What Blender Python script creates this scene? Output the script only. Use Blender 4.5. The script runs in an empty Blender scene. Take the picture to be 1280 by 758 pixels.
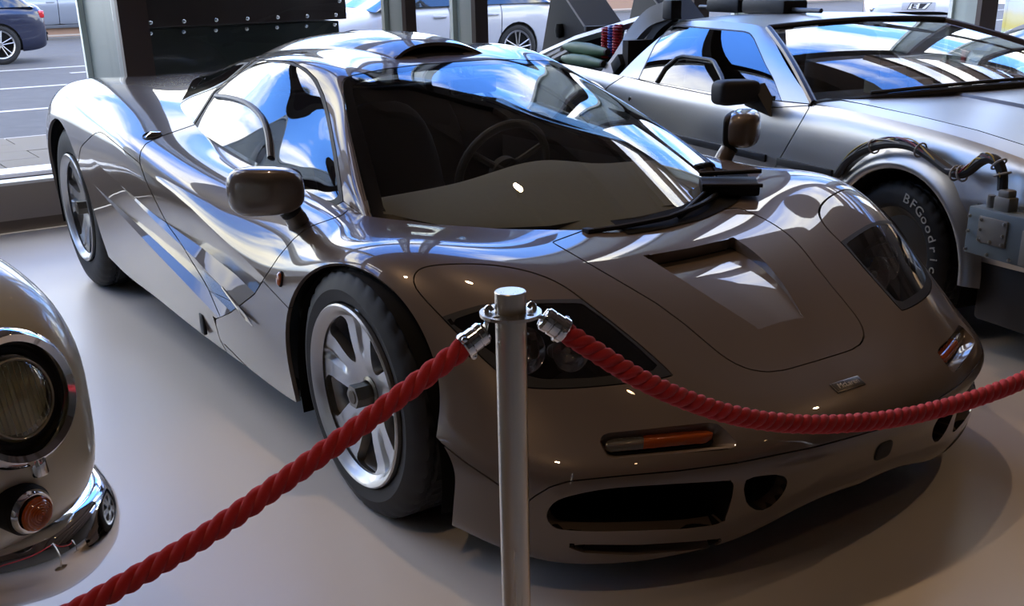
import bpy, bmesh, math, random
import numpy as np
from mathutils import Vector, Matrix
from mathutils.bvhtree import BVHTree

random.seed(7)
scene = bpy.context.scene
COL = scene.collection

# ------------------------------------------------------------------ camera
CAM = (1351.84, 485.59, 2.30201, -1.94503, 1.30767, 2.54987, 0.37019, -0.01988)   # f, cy, x, y, z, yaw, pitch, roll
IW, IH = 1280, 758
def cam_axes():
    yaw, pit, rol = CAM[5:]
    f = np.array([math.cos(yaw)*math.cos(pit), math.sin(yaw)*math.cos(pit), -math.sin(pit)])
    r = np.array([math.sin(yaw), -math.cos(yaw), 0.0]); u = np.cross(r, f)
    c, s = math.cos(rol), math.sin(rol)
    return c*r+s*u, -s*r+c*u, f
CR, CU, CF = cam_axes()
CP = np.array(CAM[2:5])
cd = bpy.data.cameras.new('camera'); camera = bpy.data.objects.new('camera', cd); COL.objects.link(camera)
cd.sensor_width = 36.0; cd.sensor_fit = 'HORIZONTAL'
cd.lens = CAM[0]/IW*36.0; cd.shift_y = (CAM[1]-IH/2)/IW
cd.clip_start = 0.05; cd.clip_end = 500
M = Matrix.Identity(4)
for i in range(3):
    M[i][0] = CR[i]; M[i][1] = CU[i]; M[i][2] = -CF[i]; M[i][3] = CP[i]
camera.matrix_world = M
scene.camera = camera
def pix(P):
    d = (np.atleast_2d(P)-CP); z = d@CF
    return np.stack([IW/2+CAM[0]*(d@CR)/z, CAM[1]-CAM[0]*(d@CU)/z], 1)
def pray(u, v):
    d = CR*((u-IW/2)/CAM[0]) - CU*((v-CAM[1])/CAM[0]) + CF
    return d/np.linalg.norm(d)
def on_plane(u, v, axis, c):
    d = pray(u, v); i = 'xyz'.index(axis); return CP + d*((c-CP[i])/d[i])
def at_depth(u, v, dep):
    d = CR*((u-IW/2)/CAM[0]) - CU*((v-CAM[1])/CAM[0]) + CF
    return CP + d*dep

# ------------------------------------------------------------------ view settings, world, sun
vs = scene.view_settings
vs.view_transform = 'Standard'; vs.look = 'None'; vs.gamma = 1.0; vs.use_curve_mapping = False
vs.exposure = 0.5
scene.cycles.use_denoising = True
scene.cycles.max_bounces = 10; scene.cycles.transparent_max_bounces = 24
scene.cycles.glossy_bounces = 6; scene.cycles.transmission_bounces = 8; scene.cycles.diffuse_bounces = 4
scene.cycles.caustics_reflective = False; scene.cycles.caustics_refractive = False
scene.cycles.sample_clamp_indirect = 6.0
SKY_STRENGTH = 4.4
world = bpy.data.worlds.new('sky'); scene.world = world; world.use_nodes = True
def build_world():
    nt = world.node_tree; nt.nodes.clear(); N = nt.nodes.new; L = nt.links.new
    tc = N('ShaderNodeTexCoord'); sep = N('ShaderNodeSeparateXYZ'); L(tc.outputs['Generated'], sep.inputs[0])
    ramp = N('ShaderNodeValToRGB'); e = ramp.color_ramp.elements
    e[0].position = 0.0; e[0].color = (.30, .31, .33, 1)
    e[1].position = 1.0; e[1].color = (.05, .16, .62, 1)
    for pos, c in ((.49, (.35, .36, .38, 1)), (.505, (.55, .66, .88, 1)), (.60, (.16, .36, .86, 1)), (.75, (.08, .24, .80, 1))):
        k = e.new(pos); k.color = c
    mr = N('ShaderNodeMapRange'); mr.inputs[1].default_value = -1; mr.inputs[2].default_value = 1
    L(sep.outputs[2], mr.inputs[0]); L(mr.outputs[0], ramp.inputs[0])
    # clouds: noise on the direction, flattened in z
    mp = N('ShaderNodeMapping'); mp.inputs['Scale'].default_value = (1.5, 1.5, 3.2); mp.inputs['Location'].default_value = (5.61, 2.36, .24)
    L(tc.outputs['Generated'], mp.inputs[0])
    nz = N('ShaderNodeTexNoise'); nz.inputs['Scale'].default_value = 1.6; nz.inputs['Detail'].default_value = 7; nz.inputs['Roughness'].default_value = .55
    L(mp.outputs[0], nz.inputs['Vector'])
    cr = N('ShaderNodeValToRGB'); cr.color_ramp.elements[0].position = .44; cr.color_ramp.elements[1].position = .60
    L(nz.outputs[0], cr.inputs[0])
    mm = N('ShaderNodeMath'); mm.operation = 'MULTIPLY'; L(cr.outputs[0], mm.inputs[0])
    hz = N('ShaderNodeMath'); hz.operation = 'GREATER_THAN'; hz.inputs[1].default_value = 0.0; L(sep.outputs[2], hz.inputs[0]); L(hz.outputs[0], mm.inputs[1])
    mix = N('ShaderNodeMixRGB'); L(mm.outputs[0], mix.inputs[0]); L(ramp.outputs[0], mix.inputs[1]); mix.inputs[2].default_value = (1.34, 1.21, 1.04, 1)
    bg = N('ShaderNodeBackground'); bg.inputs[1].default_value = SKY_STRENGTH; L(mix.outputs[0], bg.inputs[0])
    out = N('ShaderNodeOutputWorld'); L(bg.outputs[0], out.inputs[0])
build_world()

# ------------------------------------------------------------------ materials
MATS = {}
def principled(name, col, rough=.5, metal=0., coat=0., coat_rough=.03, spec=.5, emit=None, estr=0., sheen=0.):
    if name in MATS: return MATS[name]
    m = bpy.data.materials.new(name); m.use_nodes = True
    b = m.node_tree.nodes['Principled BSDF']
    b.inputs['Base Color'].default_value = (*col, 1); b.inputs['Roughness'].default_value = rough
    b.inputs['Metallic'].default_value = metal; b.inputs['Coat Weight'].default_value = coat
    b.inputs['Coat Roughness'].default_value = coat_rough; b.inputs['Specular IOR Level'].default_value = spec
    if sheen: b.inputs['Sheen Weight'].default_value = sheen
    if emit: b.inputs['Emission Color'].default_value = (*emit, 1); b.inputs['Emission Strength'].default_value = estr
    m.diffuse_color = (*col, 1)
    MATS[name] = m
    return m
def noisy(name, c1, c2, scale=20., rough=(.4, .6), metal=0., coat=0., bump=0., stretch=(1, 1, 1), detail=4., spec=.5, coords='Object', bscale=None, coat_rough=.03):
    if name in MATS: return MATS[name]
    m = principled(name, c1, rough[0], metal, coat, coat_rough, spec)
    nt = m.node_tree; N = nt.nodes.new; L = nt.links.new; b = nt.nodes['Principled BSDF']
    tc = N('ShaderNodeTexCoord'); mp = N('ShaderNodeMapping'); mp.inputs['Scale'].default_value = stretch
    L(tc.outputs[coords], mp.inputs[0])
    nz = N('ShaderNodeTexNoise'); nz.inputs['Scale'].default_value = scale; nz.inputs['Detail'].default_value = detail; L(mp.outputs[0], nz.inputs['Vector'])
    mx = N('ShaderNodeMixRGB'); mx.inputs[1].default_value = (*c1, 1); mx.inputs[2].default_value = (*c2, 1); L(nz.outputs[0], mx.inputs[0]); L(mx.outputs[0], b.inputs['Base Color'])
    mr = N('ShaderNodeMapRange'); mr.inputs[1].default_value = .3; mr.inputs[2].default_value = .7; mr.inputs[3].default_value = rough[0]; mr.inputs[4].default_value = rough[1]
    L(nz.outputs[0], mr.inputs[0]); L(mr.outputs[0], b.inputs['Roughness'])
    if bump:
        bp = N('ShaderNodeBump'); bp.inputs['Strength'].default_value = bump; bp.inputs['Distance'].default_value = .002
        if bscale:
            n2 = N('ShaderNodeTexNoise'); n2.inputs['Scale'].default_value = bscale; n2.inputs['Detail'].default_value = 3; L(mp.outputs[0], n2.inputs['Vector']); L(n2.outputs[0], bp.inputs['Height'])
        else: L(nz.outputs[0], bp.inputs['Height'])
        L(bp.outputs[0], b.inputs['Normal'])
    return m
def glassy(name, tint, ior=1.5, rough=0.0, boost=1.0):
    """thin pane: tinted see-through plus mirror reflection by Fresnel"""
    if name in MATS: return MATS[name]
    m = bpy.data.materials.new(name); m.use_nodes = True; nt = m.node_tree; nt.nodes.clear(); N = nt.nodes.new; L = nt.links.new
    tr = N('ShaderNodeBsdfTransparent'); tr.inputs[0].default_value = (*tint, 1)
    gl = N('ShaderNodeBsdfGlossy'); gl.inputs['Roughness'].default_value = rough; gl.inputs[0].default_value = (1, 1, 1, 1)
    # Schlick's term on |cos|, the same from both sides of the pane
    ge = N('ShaderNodeNewGeometry'); dt = N('ShaderNodeVectorMath'); dt.operation = 'DOT_PRODUCT'; L(ge.outputs['Incoming'], dt.inputs[0]); L(ge.outputs['Normal'], dt.inputs[1])
    ab = N('ShaderNodeMath'); ab.operation = 'ABSOLUTE'; L(dt.outputs['Value'], ab.inputs[0])
    om = N('ShaderNodeMath'); om.operation = 'SUBTRACT'; om.inputs[0].default_value = 1.0; om.use_clamp = True; L(ab.outputs[0], om.inputs[1])
    pw = N('ShaderNodeMath'); pw.operation = 'POWER'; pw.inputs[1].default_value = 5.0; L(om.outputs[0], pw.inputs[0])
    f0 = ((ior-1)/(ior+1))**2
    mm = N('ShaderNodeMath'); mm.operation = 'MULTIPLY_ADD'; mm.use_clamp = True; mm.inputs[1].default_value = (1-f0)*min(boost, 1.0/(1-f0)); mm.inputs[2].default_value = f0*boost; L(pw.outputs[0], mm.inputs[0]); fac = mm.outputs[0]
    if boost > 1.0:   # two faces of the pane reflect: 1-(1-F)^boost
        iv = N('ShaderNodeMath'); iv.operation = 'MULTIPLY_ADD'; iv.inputs[1].default_value = 1-f0; iv.inputs[2].default_value = f0; L(pw.outputs[0], iv.inputs[0])
        i1 = N('ShaderNodeMath'); i1.operation = 'SUBTRACT'; i1.inputs[0].default_value = 1.0; i1.use_clamp = True; L(iv.outputs[0], i1.inputs[1])
        i2 = N('ShaderNodeMath'); i2.operation = 'POWER'; i2.inputs[1].default_value = boost; L(i1.outputs[0], i2.inputs[0])
        i3 = N('ShaderNodeMath'); i3.operation = 'SUBTRACT'; i3.inputs[0].default_value = 1.0; i3.use_clamp = True; L(i2.outputs[0], i3.inputs[1]); fac = i3.outputs[0]
    mx = N('ShaderNodeMixShader'); L(fac, mx.inputs[0]); L(tr.outputs[0], mx.inputs[1]); L(gl.outputs[0], mx.inputs[2])
    o = N('ShaderNodeOutputMaterial'); L(mx.outputs[0], o.inputs[0])
    m.diffuse_color = (*tint, .4); MATS[name] = m
    return m

# ------------------------------------------------------------------ object helpers
def link(o, parent=None):
    COL.objects.link(o)
    if parent is not None: o.parent = parent
    return o
def mesh(name, V, F, mat=None, parent=None, smooth=True, normals=None, mats=None, midx=None, angle=None):
    me = bpy.data.meshes.new(name)
    me.from_pydata([tuple(map(float, v)) for v in V], [], [tuple(map(int, f)) for f in F]); me.validate(); me.update()
    for m in (mats or ([mat] if mat else [])): me.materials.append(m)
    if midx is not None and len(midx) == len(me.polygons): me.polygons.foreach_set('material_index', np.array(midx, dtype=np.int32))
    if smooth:
        me.polygons.foreach_set('use_smooth', np.ones(len(me.polygons), dtype=bool))
        if angle is not None:
            try: me.set_sharp_from_angle(angle=math.radians(angle))
            except Exception: pass
    if normals is not None and len(normals) == len(me.vertices): me.normals_split_custom_set_from_vertices([tuple(map(float, n)) for n in normals])
    return link(bpy.data.objects.new(name, me), parent)
def empty(name, loc=(0, 0, 0), rz=0.):
    o = bpy.data.objects.new(name, None); o.location = loc; o.rotation_euler = (0, 0, rz); o.empty_display_size = .1
    return link(o)
def tag(o, label=None, cat=None, group=None, kind=None):
    if label: o['label'] = label
    if cat: o['category'] = cat
    if group: o['group'] = group
    if kind: o['kind'] = kind
    return o
class MB:
    """collects simple shapes into one mesh"""
    def __init__(s): s.V = []; s.F = []
    def add(s, V, F, M=None):
        b = len(s.V)
        for v in V:
            v = Vector(v)
            if M is not None: v = M @ v
            s.V.append(tuple(v))
        s.F += [tuple(i+b for i in f) for f in F]; return s
    def box(s, c, d, M=None, bev=0.0):
        if bev > 0:
            bm = bmesh.new(); bmesh.ops.create_cube(bm, size=1)
            for v in bm.verts: v.co = Vector((v.co.x*d[0]+c[0], v.co.y*d[1]+c[1], v.co.z*d[2]+c[2]))
            bmesh.ops.bevel(bm, geom=bm.edges[:], offset=bev, segments=2, affect='EDGES', profile=.5)
            bm.verts.index_update(); s.add([v.co.copy() for v in bm.verts], [[v.index for v in f.verts] for f in bm.faces], M); bm.free(); return s
        x, y, z = [k/2 for k in d]
        V = [(c[0]+i*x, c[1]+j*y, c[2]+k*z) for i in (-1, 1) for j in (-1, 1) for k in (-1, 1)]
        return s.add(V, [(0, 1, 3, 2), (4, 6, 7, 5), (0, 4, 5, 1), (2, 3, 7, 6), (0, 2, 6, 4), (1, 5, 7, 3)], M)
    def tube(s, pts, r, n=12, caps=True, closed=False):
        pts = [Vector(p) for p in pts]; m = len(pts); rs = r if hasattr(r, '__len__') else [r]*m
        b = len(s.V); up = None
        for i, p in enumerate(pts):
            if closed: t = (pts[(i+1) % m]-pts[i-1]).normalized()
            else: t = (pts[min(i+1, m-1)]-pts[max(i-1, 0)]).normalized()
            if up is None:
                up = Vector((0, 0, 1)) if abs(t.z) < .9 else Vector((1, 0, 0))
            sd = t.cross(up).normalized(); up = sd.cross(t).normalized()
            for k in range(n):
                a = 2*math.pi*k/n; q = p+(sd*math.cos(a)+up*math.sin(a))*rs[i]; s.V.append(tuple(q))
        for i in range(m if closed else m-1):
            for k in range(n):
                a0 = b+i*n+k; a1 = b+i*n+(k+1) % n; c0 = b+((i+1) % m)*n+k; c1 = b+((i+1) % m)*n+(k+1) % n
                s.F.append((a0, a1, c1, c0))
        if caps and not closed:
            s.F.append(tuple(b+k for k in range(n-1, -1, -1))); s.F.append(tuple(b+(m-1)*n+k for k in range(n)))
        return s
    def lathe(s, prof, n=32, M=None, close=False):
        """prof: (r,z) pairs revolved about z"""
        V = []; F = []; m = len(prof)
        for r, z in prof:
            for k in range(n):
                a = 2*math.pi*k/n; V.append((r*math.cos(a), r*math.sin(a), z))
        for i in range(m if close else m-1):
            for k in range(n):
                j = (i+1) % m; F.append((i*n+k, i*n+(k+1) % n, j*n+(k+1) % n, j*n+k))
        return s.add(V, F, M)
    def sphere(s, c, r, nu=16, nv=10, M=None):
        r = r if hasattr(r, '__len__') else (r, r, r); V = []; F = []
        for i in range(nv+1):
            t = math.pi*i/nv
            for k in range(nu):
                a = 2*math.pi*k/nu; V.append((c[0]+r[0]*math.sin(t)*math.cos(a), c[1]+r[1]*math.sin(t)*math.sin(a), c[2]+r[2]*math.cos(t)))
        for i in range(nv):
            for k in range(nu): F.append((i*nu+k, (i+1)*nu+k, (i+1)*nu+(k+1) % nu, i*nu+(k+1) % nu))
        return s.add(V, F, M)
    def prism(s, poly, z0, z1, M=None):
        n = len(poly); V = [(x, y, z0) for x, y in poly]+[(x, y, z1) for x, y in poly]
        F = [tuple(range(n-1, -1, -1)), tuple(range(n, 2*n))]+[(k, (k+1) % n, n+(k+1) % n, n+k) for k in range(n)]
        return s.add(V, F, M)
    def build(s, name, mat, parent=None, smooth=True, angle=35):
        return mesh(name, s.V, s.F, mat, parent, smooth, angle=angle if smooth else None)
def frame(o, xaxis, zaxis):
    """matrix with origin o, z along zaxis, x near xaxis"""
    z = Vector(zaxis).normalized(); x = Vector(xaxis); x = (x-z*x.dot(z)).normalized(); y = z.cross(x)
    return Matrix(((x.x, y.x, z.x, o[0]), (x.y, y.y, z.y, o[1]), (x.z, y.z, z.z, o[2]), (0, 0, 0, 1)))
def text_mesh(txt, size=1.0, extrude=.002):
    c = bpy.data.curves.new('t', 'FONT'); c.body = txt; c.size = size; c.extrude = extrude; c.align_x = 'CENTER'; c.align_y = 'CENTER'; c.resolution_u = 3
    o = bpy.data.objects.new('t', c); me = o.to_mesh()
    V = [tuple(v.co) for v in me.vertices]; F = [tuple(p.vertices) for p in me.polygons]
    o.to_mesh_clear(); bpy.data.objects.remove(o); bpy.data.curves.remove(c)
    return V, F
def catmull(pts, n=8, closed=False):
    P = [np.array(p, float) for p in pts]; m = len(P); out = []
    for i in range(m if closed else m-1):
        p0 = P[i-1] if (closed or i > 0) else 2*P[0]-P[1]; p1 = P[i]; p2 = P[(i+1) % m]; p3 = P[(i+2) % m] if (closed or i+2 < m) else 2*P[-1]-P[-2]
        for k in range(n):
            t = k/n; out.append(.5*((2*p1)+(-p0+p2)*t+(2*p0-5*p1+4*p2-p3)*t*t+(-p0+3*p1-3*p2+p3)*t**3))
    if not closed: out.append(P[-1])
    return np.array(out)

# ------------------------------------------------------------------ smooth skins that can be cut along curves
def spline_matrix(t, tq):
    n = len(t); h = np.diff(t); A = np.zeros((n, n)); Bm = np.zeros((n, n)); A[0, 0] = A[-1, -1] = 1
    for i in range(1, n-1):
        A[i, i-1] = h[i-1]; A[i, i] = 2*(h[i-1]+h[i]); A[i, i+1] = h[i]
        Bm[i, i-1] = 6/h[i-1]; Bm[i, i] = -6/h[i-1]-6/h[i]; Bm[i, i+1] = 6/h[i]
    S2 = np.linalg.solve(A, Bm); R = np.zeros((len(tq), n))
    for q, x in enumerate(tq):
        i = min(max(np.searchsorted(t, x)-1, 0), n-2); a = (t[i+1]-x)/h[i]; b = (x-t[i])/h[i]
        R[q, i] += a; R[q, i+1] += b
        R[q] += ((a**3-a)*S2[i]+(b**3-b)*S2[i+1])*h[i]**2/6
    return R
def grid_skin(C, ns, nk, ts=None, tk=None):
    C = np.array(C, float); S, K = C.shape[:2]
    if ts is None:
        d = np.linalg.norm(np.diff(C, axis=0), axis=2).mean(1)**.5; ts = np.concatenate([[0], np.cumsum(d)])
    if tk is None:
        d = np.linalg.norm(np.diff(C, axis=1), axis=2).mean(0)**.5; tk = np.concatenate([[0], np.cumsum(d)])
    qs = np.concatenate([np.linspace(ts[i], ts[i+1], ns, endpoint=False) for i in range(S-1)]+[[ts[-1]]])
    qk = np.concatenate([np.linspace(tk[i], tk[i+1], nk, endpoint=False) for i in range(K-1)]+[[tk[-1]]])
    return np.einsum('as,skc,bk->abc', spline_matrix(ts, qs), C, spline_matrix(tk, qk))
class Skin:
    def __init__(s, G=None, flip=False):
        s.P = []; s.lab = []
        if G is None: return
        a, b = G.shape[:2]; s.V = [v for v in G.reshape(-1, 3)]
        du = np.gradient(G, axis=0); dv = np.gradient(G, axis=1); n = np.cross(du, dv); n /= (np.linalg.norm(n, axis=2, keepdims=True)+1e-12)
        if flip: n = -n
        s.N = [v for v in n.reshape(-1, 3)]
        uu, vv = np.meshgrid(np.linspace(0, 1, a), np.linspace(0, 1, b), indexing='ij'); s.T = [t for t in np.stack([uu, vv], 2).reshape(-1, 2)]
        for i in range(a-1):
            for j in range(b-1):
                q = [i*b+j, (i+1)*b+j, (i+1)*b+j+1, i*b+j+1]; s.P.append(q[::-1] if flip else q); s.lab.append('base')
    def arr(s): return np.array(s.V)
    def cut(s, vals, only=None):
        vals = np.array(vals, float); vals[np.abs(vals) < 1e-9] = 1e-9
        vals = list(vals); cache = {}; P2 = []; L2 = []
        sg = [v > 0 for v in vals]
        for poly, lab in zip(s.P, s.lab):
            k = [sg[i] for i in poly]
            if all(k) or not any(k) or (only is not None and lab not in only): P2.append(poly); L2.append(lab); continue
            n = len(poly); a = []; b = []; ncross = 0
            for i in range(n):
                p, q = poly[i], poly[(i+1) % n]
                (a if sg[p] else b).append(p)
                if sg[p] != sg[q]:
                    ncross += 1; key = (min(p, q), max(p, q))
                    if key not in cache:
                        i0, i1 = key; t = vals[i0]/(vals[i0]-vals[i1])
                        s.V.append(s.V[i0]*(1-t)+s.V[i1]*t); nn = s.N[i0]*(1-t)+s.N[i1]*t; s.N.append(nn/(np.linalg.norm(nn)+1e-12))
                        s.T.append(s.T[i0]*(1-t)+s.T[i1]*t); vals.append(0.0); sg.append(True); cache[key] = len(s.V)-1
                    a.append(cache[key]); b.append(cache[key])
            if ncross != 2: P2.append(poly); L2.append(lab); continue
            if len(a) > 2: P2.append(a); L2.append(lab)
            if len(b) > 2: P2.append(b); L2.append(lab)
        s.P = P2; s.lab = L2
        return np.array(vals)
    def region(s, fn, new, only=None, gap=0.0):
        """fn(V,T)->signed value, negative inside; the inside becomes label new, a gap of +-gap is dropped"""
        if gap:
            s.cut(fn(s.arr(), np.array(s.T))-gap, only); s.cut(fn(s.arr(), np.array(s.T))+gap, only)
        else: s.cut(fn(s.arr(), np.array(s.T)), only)
        V = s.arr(); T = np.array(s.T)
        idx = [i for i, l in enumerate(s.lab) if only is None or l in only]
        if not idx: return
        c = np.array([V[s.P[i]].mean(0) for i in idx]); t = np.array([T[s.P[i]].mean(0) for i in idx]); f = fn(c, t)
        for i, v in zip(idx, f):
            if v < -gap: s.lab[i] = new
            elif v < gap: s.lab[i] = 'gap'
    def emit(s, labels, name, mat, parent, mirror=None, skirt=.006, offset=0.0, both=False, plain=False, mats=None):
        """labels -> one mesh; mirror: None right side only, 'copy' also a left twin, 'join' joined with its left half"""
        ids = [i for i, l in enumerate(s.lab) if l in labels]; V = s.arr(); N = np.array(s.N)
        if not ids: print('EMPTY part', name); return []
        used = {}; vv = []; nn = []; ff = []
        for i in ids:
            f = []
            for k in s.P[i]:
                if k not in used:
                    used[k] = len(vv); vv.append(V[k]+N[k]*offset); nn.append(N[k])
                f.append(used[k])
            ff.append(f)
        if skirt:
            cnt = {}
            for f in ff:
                for a, b in zip(f, f[1:]+f[:1]): cnt[(a, b)] = cnt.get((a, b), 0)+1
            top = {}; bot = {}
            for f in list(ff):
                for a, b in zip(f, f[1:]+f[:1]):
                    if (b, a) in cnt: continue
                    if mirror == 'join' and abs(vv[a][1]) < 1e-4 and abs(vv[b][1]) < 1e-4: continue
                    for k in (a, b):
                        if k not in top:
                            top[k] = len(vv); vv.append(vv[k]); nn.append(np.zeros(3))
                            bot[k] = len(vv); vv.append(vv[k]-nn[k]*skirt); nn.append(np.zeros(3))
                    ff.append([b, a, bot[a], bot[b]] if plain else [top[b], top[a], bot[a], bot[b]])
        vv = np.array(vv); nn = np.array(nn); out = []
        if mirror == 'join':
            n = len(vv); mp = {}; v2 = list(vv); n2 = list(nn)
            for i in range(n):
                if abs(vv[i][1]) < 1e-4 and np.linalg.norm(nn[i]) > 0: mp[i] = i; v2[i] = vv[i]*[1, 0, 1]; nz = nn[i]*[1, 0, 1]; n2[i] = nz/(np.linalg.norm(nz)+1e-12)
                else: mp[i] = len(v2); v2.append(vv[i]*[1, -1, 1]); n2.append(nn[i]*[1, -1, 1])
            f2 = ff+[[mp[i] for i in f][::-1] for f in ff]
            out.append(mesh(name, v2, f2, mat, parent, normals=n2))
        else:
            out.append(mesh(name, vv, ff, mat, parent, normals=nn))
            if mirror == 'copy': out.append(mesh(name, vv*[1, -1, 1], [f[::-1] for f in ff], mat, parent, normals=nn*[1, -1, 1]))
        return out
def poly_sd(Q, poly):
    """signed distance of 2-D points Q to a closed polygon, negative inside"""
    P = np.array(poly, float); n = len(P); Q = np.atleast_2d(Q); d = np.full(len(Q), 1e18); ins = np.zeros(len(Q), bool)
    for i in range(n):
        a, b = P[i], P[(i+1) % n]; e = b-a; w = Q-a; t = np.clip((w@e)/(e@e+1e-12), 0, 1); r = w-t[:, None]*e; d = np.minimum(d, (r*r).sum(1))
        c = ((a[1] <= Q[:, 1]) & (b[1] > Q[:, 1])) | ((b[1] <= Q[:, 1]) & (a[1] > Q[:, 1]))
        with np.errstate(divide='ignore', invalid='ignore'): xi = a[0]+(Q[:, 1]-a[1])/(b[1]-a[1]+1e-30)*e[0]
        ins ^= c & (Q[:, 0] < xi)
    return np.where(ins, -1, 1)*np.sqrt(d)
def px_region(poly, smooth=0, box=None):
    pg = catmull(poly, smooth, True) if smooth else np.array(poly, float)
    def fn(V, T):
        r = poly_sd(pix(V), pg)
        if box is not None:
            (x0, x1), (w0, w1), (z0, z1) = box; W = np.abs(V[:, 1])
            e = np.max([x0-V[:, 0], V[:, 0]-x1, w0-W, W-w1, z0-V[:, 2], V[:, 2]-z1], axis=0)
            r = np.where(e > 0, np.maximum(r, 50), r)
        return r
    return fn
# ================================================================== the grey sports car
PAINT = principled('car_paint', (.135, .108, .089), .30, .08, 1.0, .01, .05)
BLACKP = principled('black_plastic', (.010, .010, .011), .55, spec=.25)
LINER = principled('black_liner', (.006, .006, .006), .8, spec=.1)
RUBBER = principled('rubber', (.014, .014, .015), .62, spec=.35)
CHROME = principled('chrome', (.82, .82, .84), .06, 1.0)
ALLOY = principled('wheel_silver', (.42, .42, .42), .34, .85, .4, .1)
STEEL = principled('dark_steel', (.16, .145, .12), .35, 1.0)
AMBER = principled('amber_lens', (.40, .075, .008), .12, 0, .8)
SCREEN = glassy('windscreen_glass', (.74, .77, .74), 1.52, 0, 1.5)
FRIT = principled('black_glass_border', (.004, .004, .004), .05)
SIDEG = glassy('side_glass', (.45, .47, .47), 1.52, 0, 2.3)
LENS = glassy('lamp_cover_glass', (.62, .62, .62), 1.5, 0, 1.4)
CLEAR = glassy('clear_lens', (.9, .9, .9), 1.5, 0, 1.0)

def station(xs, ws, zs): return [(x, -w, z) for x, w, z in zip(xs, ws, zs)]
PLW = [0, .17, .33, .47, .58, .67, .735, .785, .82, .848, .865]
PLX = [.885, .877, .852, .812, .768, .717, .665, .61, .56, .505, .46]
LOW = [
 station([x-.11 for x in PLX], [w*.93 for w in PLW], [.150, .146, .112, .094, .089, .088, .090, .100, .112, .125, .13]),
 station([x-.028 for x in PLX], [w*.992 for w in PLW], [.160, .156, .120, .103, .098, .098, .102, .112, .124, .136, .142]),
 station([x-.002 for x in PLX], PLW, [.235, .232, .222, .212, .208, .208, .21, .212, .218, .222, .225]),
 station(PLX, PLW, [.327, .326, .322, .318, .315, .312, .309, .306, .304, .302, .30]),
 station([.815, .808, .786, .752, .712, .664, .614, .566, .518, .466, .415], [0, .16, .315, .45, .56, .65, .72, .775, .815, .85, .872], [.388, .387, .384, .381, .377, .372, .367, .363, .36, .355, .35]),
 station([.70, .692, .672, .638, .598, .556, .516, .476, .44, .40, .355], [0, .16, .31, .45, .56, .65, .725, .785, .825, .86, .882], [.437, .438, .445, .457, .459, .452, .441, .427, .41, .385, .35]),
 station([.54, .534, .516, .487, .458, .43, .403, .375, .345, .31, .265], [0, .16, .31, .45, .56, .65, .73, .79, .833, .868, .885], [.517, .518, .525, .536, .543, .541, .530, .510, .48, .42, .34]),
 station([.33, .328, .32, .305, .288, .27, .252, .234, .215, .19, .16], [0, .16, .31, .45, .56, .655, .735, .80, .852, .883, .888], [.600, .601, .606, .614, .622, .627, .623, .608, .578, .49, .32]),
 station([.09, .09, .085, .075, .065, .055, .045, .035, .025, .012, 0], [0, .16, .31, .45, .56, .66, .745, .815, .866, .887, .890], [.646, .647, .652, .663, .676, .687, .688, .675, .640, .53, .28]),
 station([-.17, -.17, -.175, -.18, -.185, -.19, -.195, -.20, -.205, -.21, -.215], [0, .16, .31, .45, .56, .66, .75, .825, .875, .892, .887], [.678, .678, .679, .679, .680, .688, .685, .664, .615, .48, .22]),
 station([-.45]*11, [0, .16, .31, .45, .56, .66, .755, .835, .885, .895, .865], [.70, .70, .70, .70, .695, .698, .688, .648, .56, .40, .17]),
 station([-.75]*11, [0, .16, .31, .45, .56, .66, .76, .845, .90, .902, .86], [.71, .71, .71, .71, .71, .712, .699, .665, .587, .40, .165]),
 station([-1.05]*11, [0, .16, .31, .45, .56, .66, .765, .85, .908, .905, .86], [.73, .73, .73, .73, .73, .727, .722, .70, .642, .42, .165]),
 station([-1.4]*11, [0, .16, .31, .45, .56, .66, .765, .85, .912, .906, .86], [.76, .76, .76, .76, .76, .759, .757, .742, .688, .44, .17]),
 station([-1.75]*11, [0, .16, .31, .45, .56, .66, .765, .85, .91, .905, .86], [.81, .81, .81, .81, .815, .812, .804, .789, .735, .46, .18]),
 station([-2.1]*11, [0, .16, .31, .45, .56, .66, .765, .85, .905, .905, .87], [.86, .86, .86, .86, .862, .860, .853, .825, .742, .48, .20]),
 station([-2.45]*11, [0, .16, .31, .45, .56, .66, .765, .85, .90, .905, .885], [.885, .885, .885, .885, .888, .893, .885, .848, .75, .52, .26]),
 station([-2.8]*11, [0, .16, .31, .45, .56, .66, .76, .84, .89, .90, .885], [.885, .885, .885, .885, .888, .892, .880, .838, .745, .54, .28]),
 station([-3.1]*11, [0, .16, .31, .45, .55, .645, .735, .81, .86, .875, .86], [.865, .865, .865, .865, .866, .866, .850, .80, .70, .52, .30]),
 station([-3.33, -3.33, -3.325, -3.315, -3.30, -3.28, -3.26, -3.245, -3.235, -3.23, -3.23], [0, .16, .31, .44, .54, .62, .70, .765, .81, .83, .82], [.842, .842, .841, .838, .832, .822, .80, .745, .65, .50, .32]),
 station([-3.40, -3.40, -3.395, -3.385, -3.37, -3.35, -3.335, -3.32, -3.31, -3.30, -3.30], [0, .16, .30, .43, .53, .61, .685, .745, .785, .805, .80], [.79, .79, .788, .783, .776, .763, .74, .69, .61, .48, .33]),
 station([-3.38, -3.38, -3.375, -3.365, -3.35, -3.335, -3.32, -3.305, -3.295, -3.285, -3.28], [0, .16, .30, .43, .53, .61, .68, .74, .78, .80, .795], [.55, .55, .55, .548, .545, .54, .53, .51, .48, .42, .34]),
]
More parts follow.
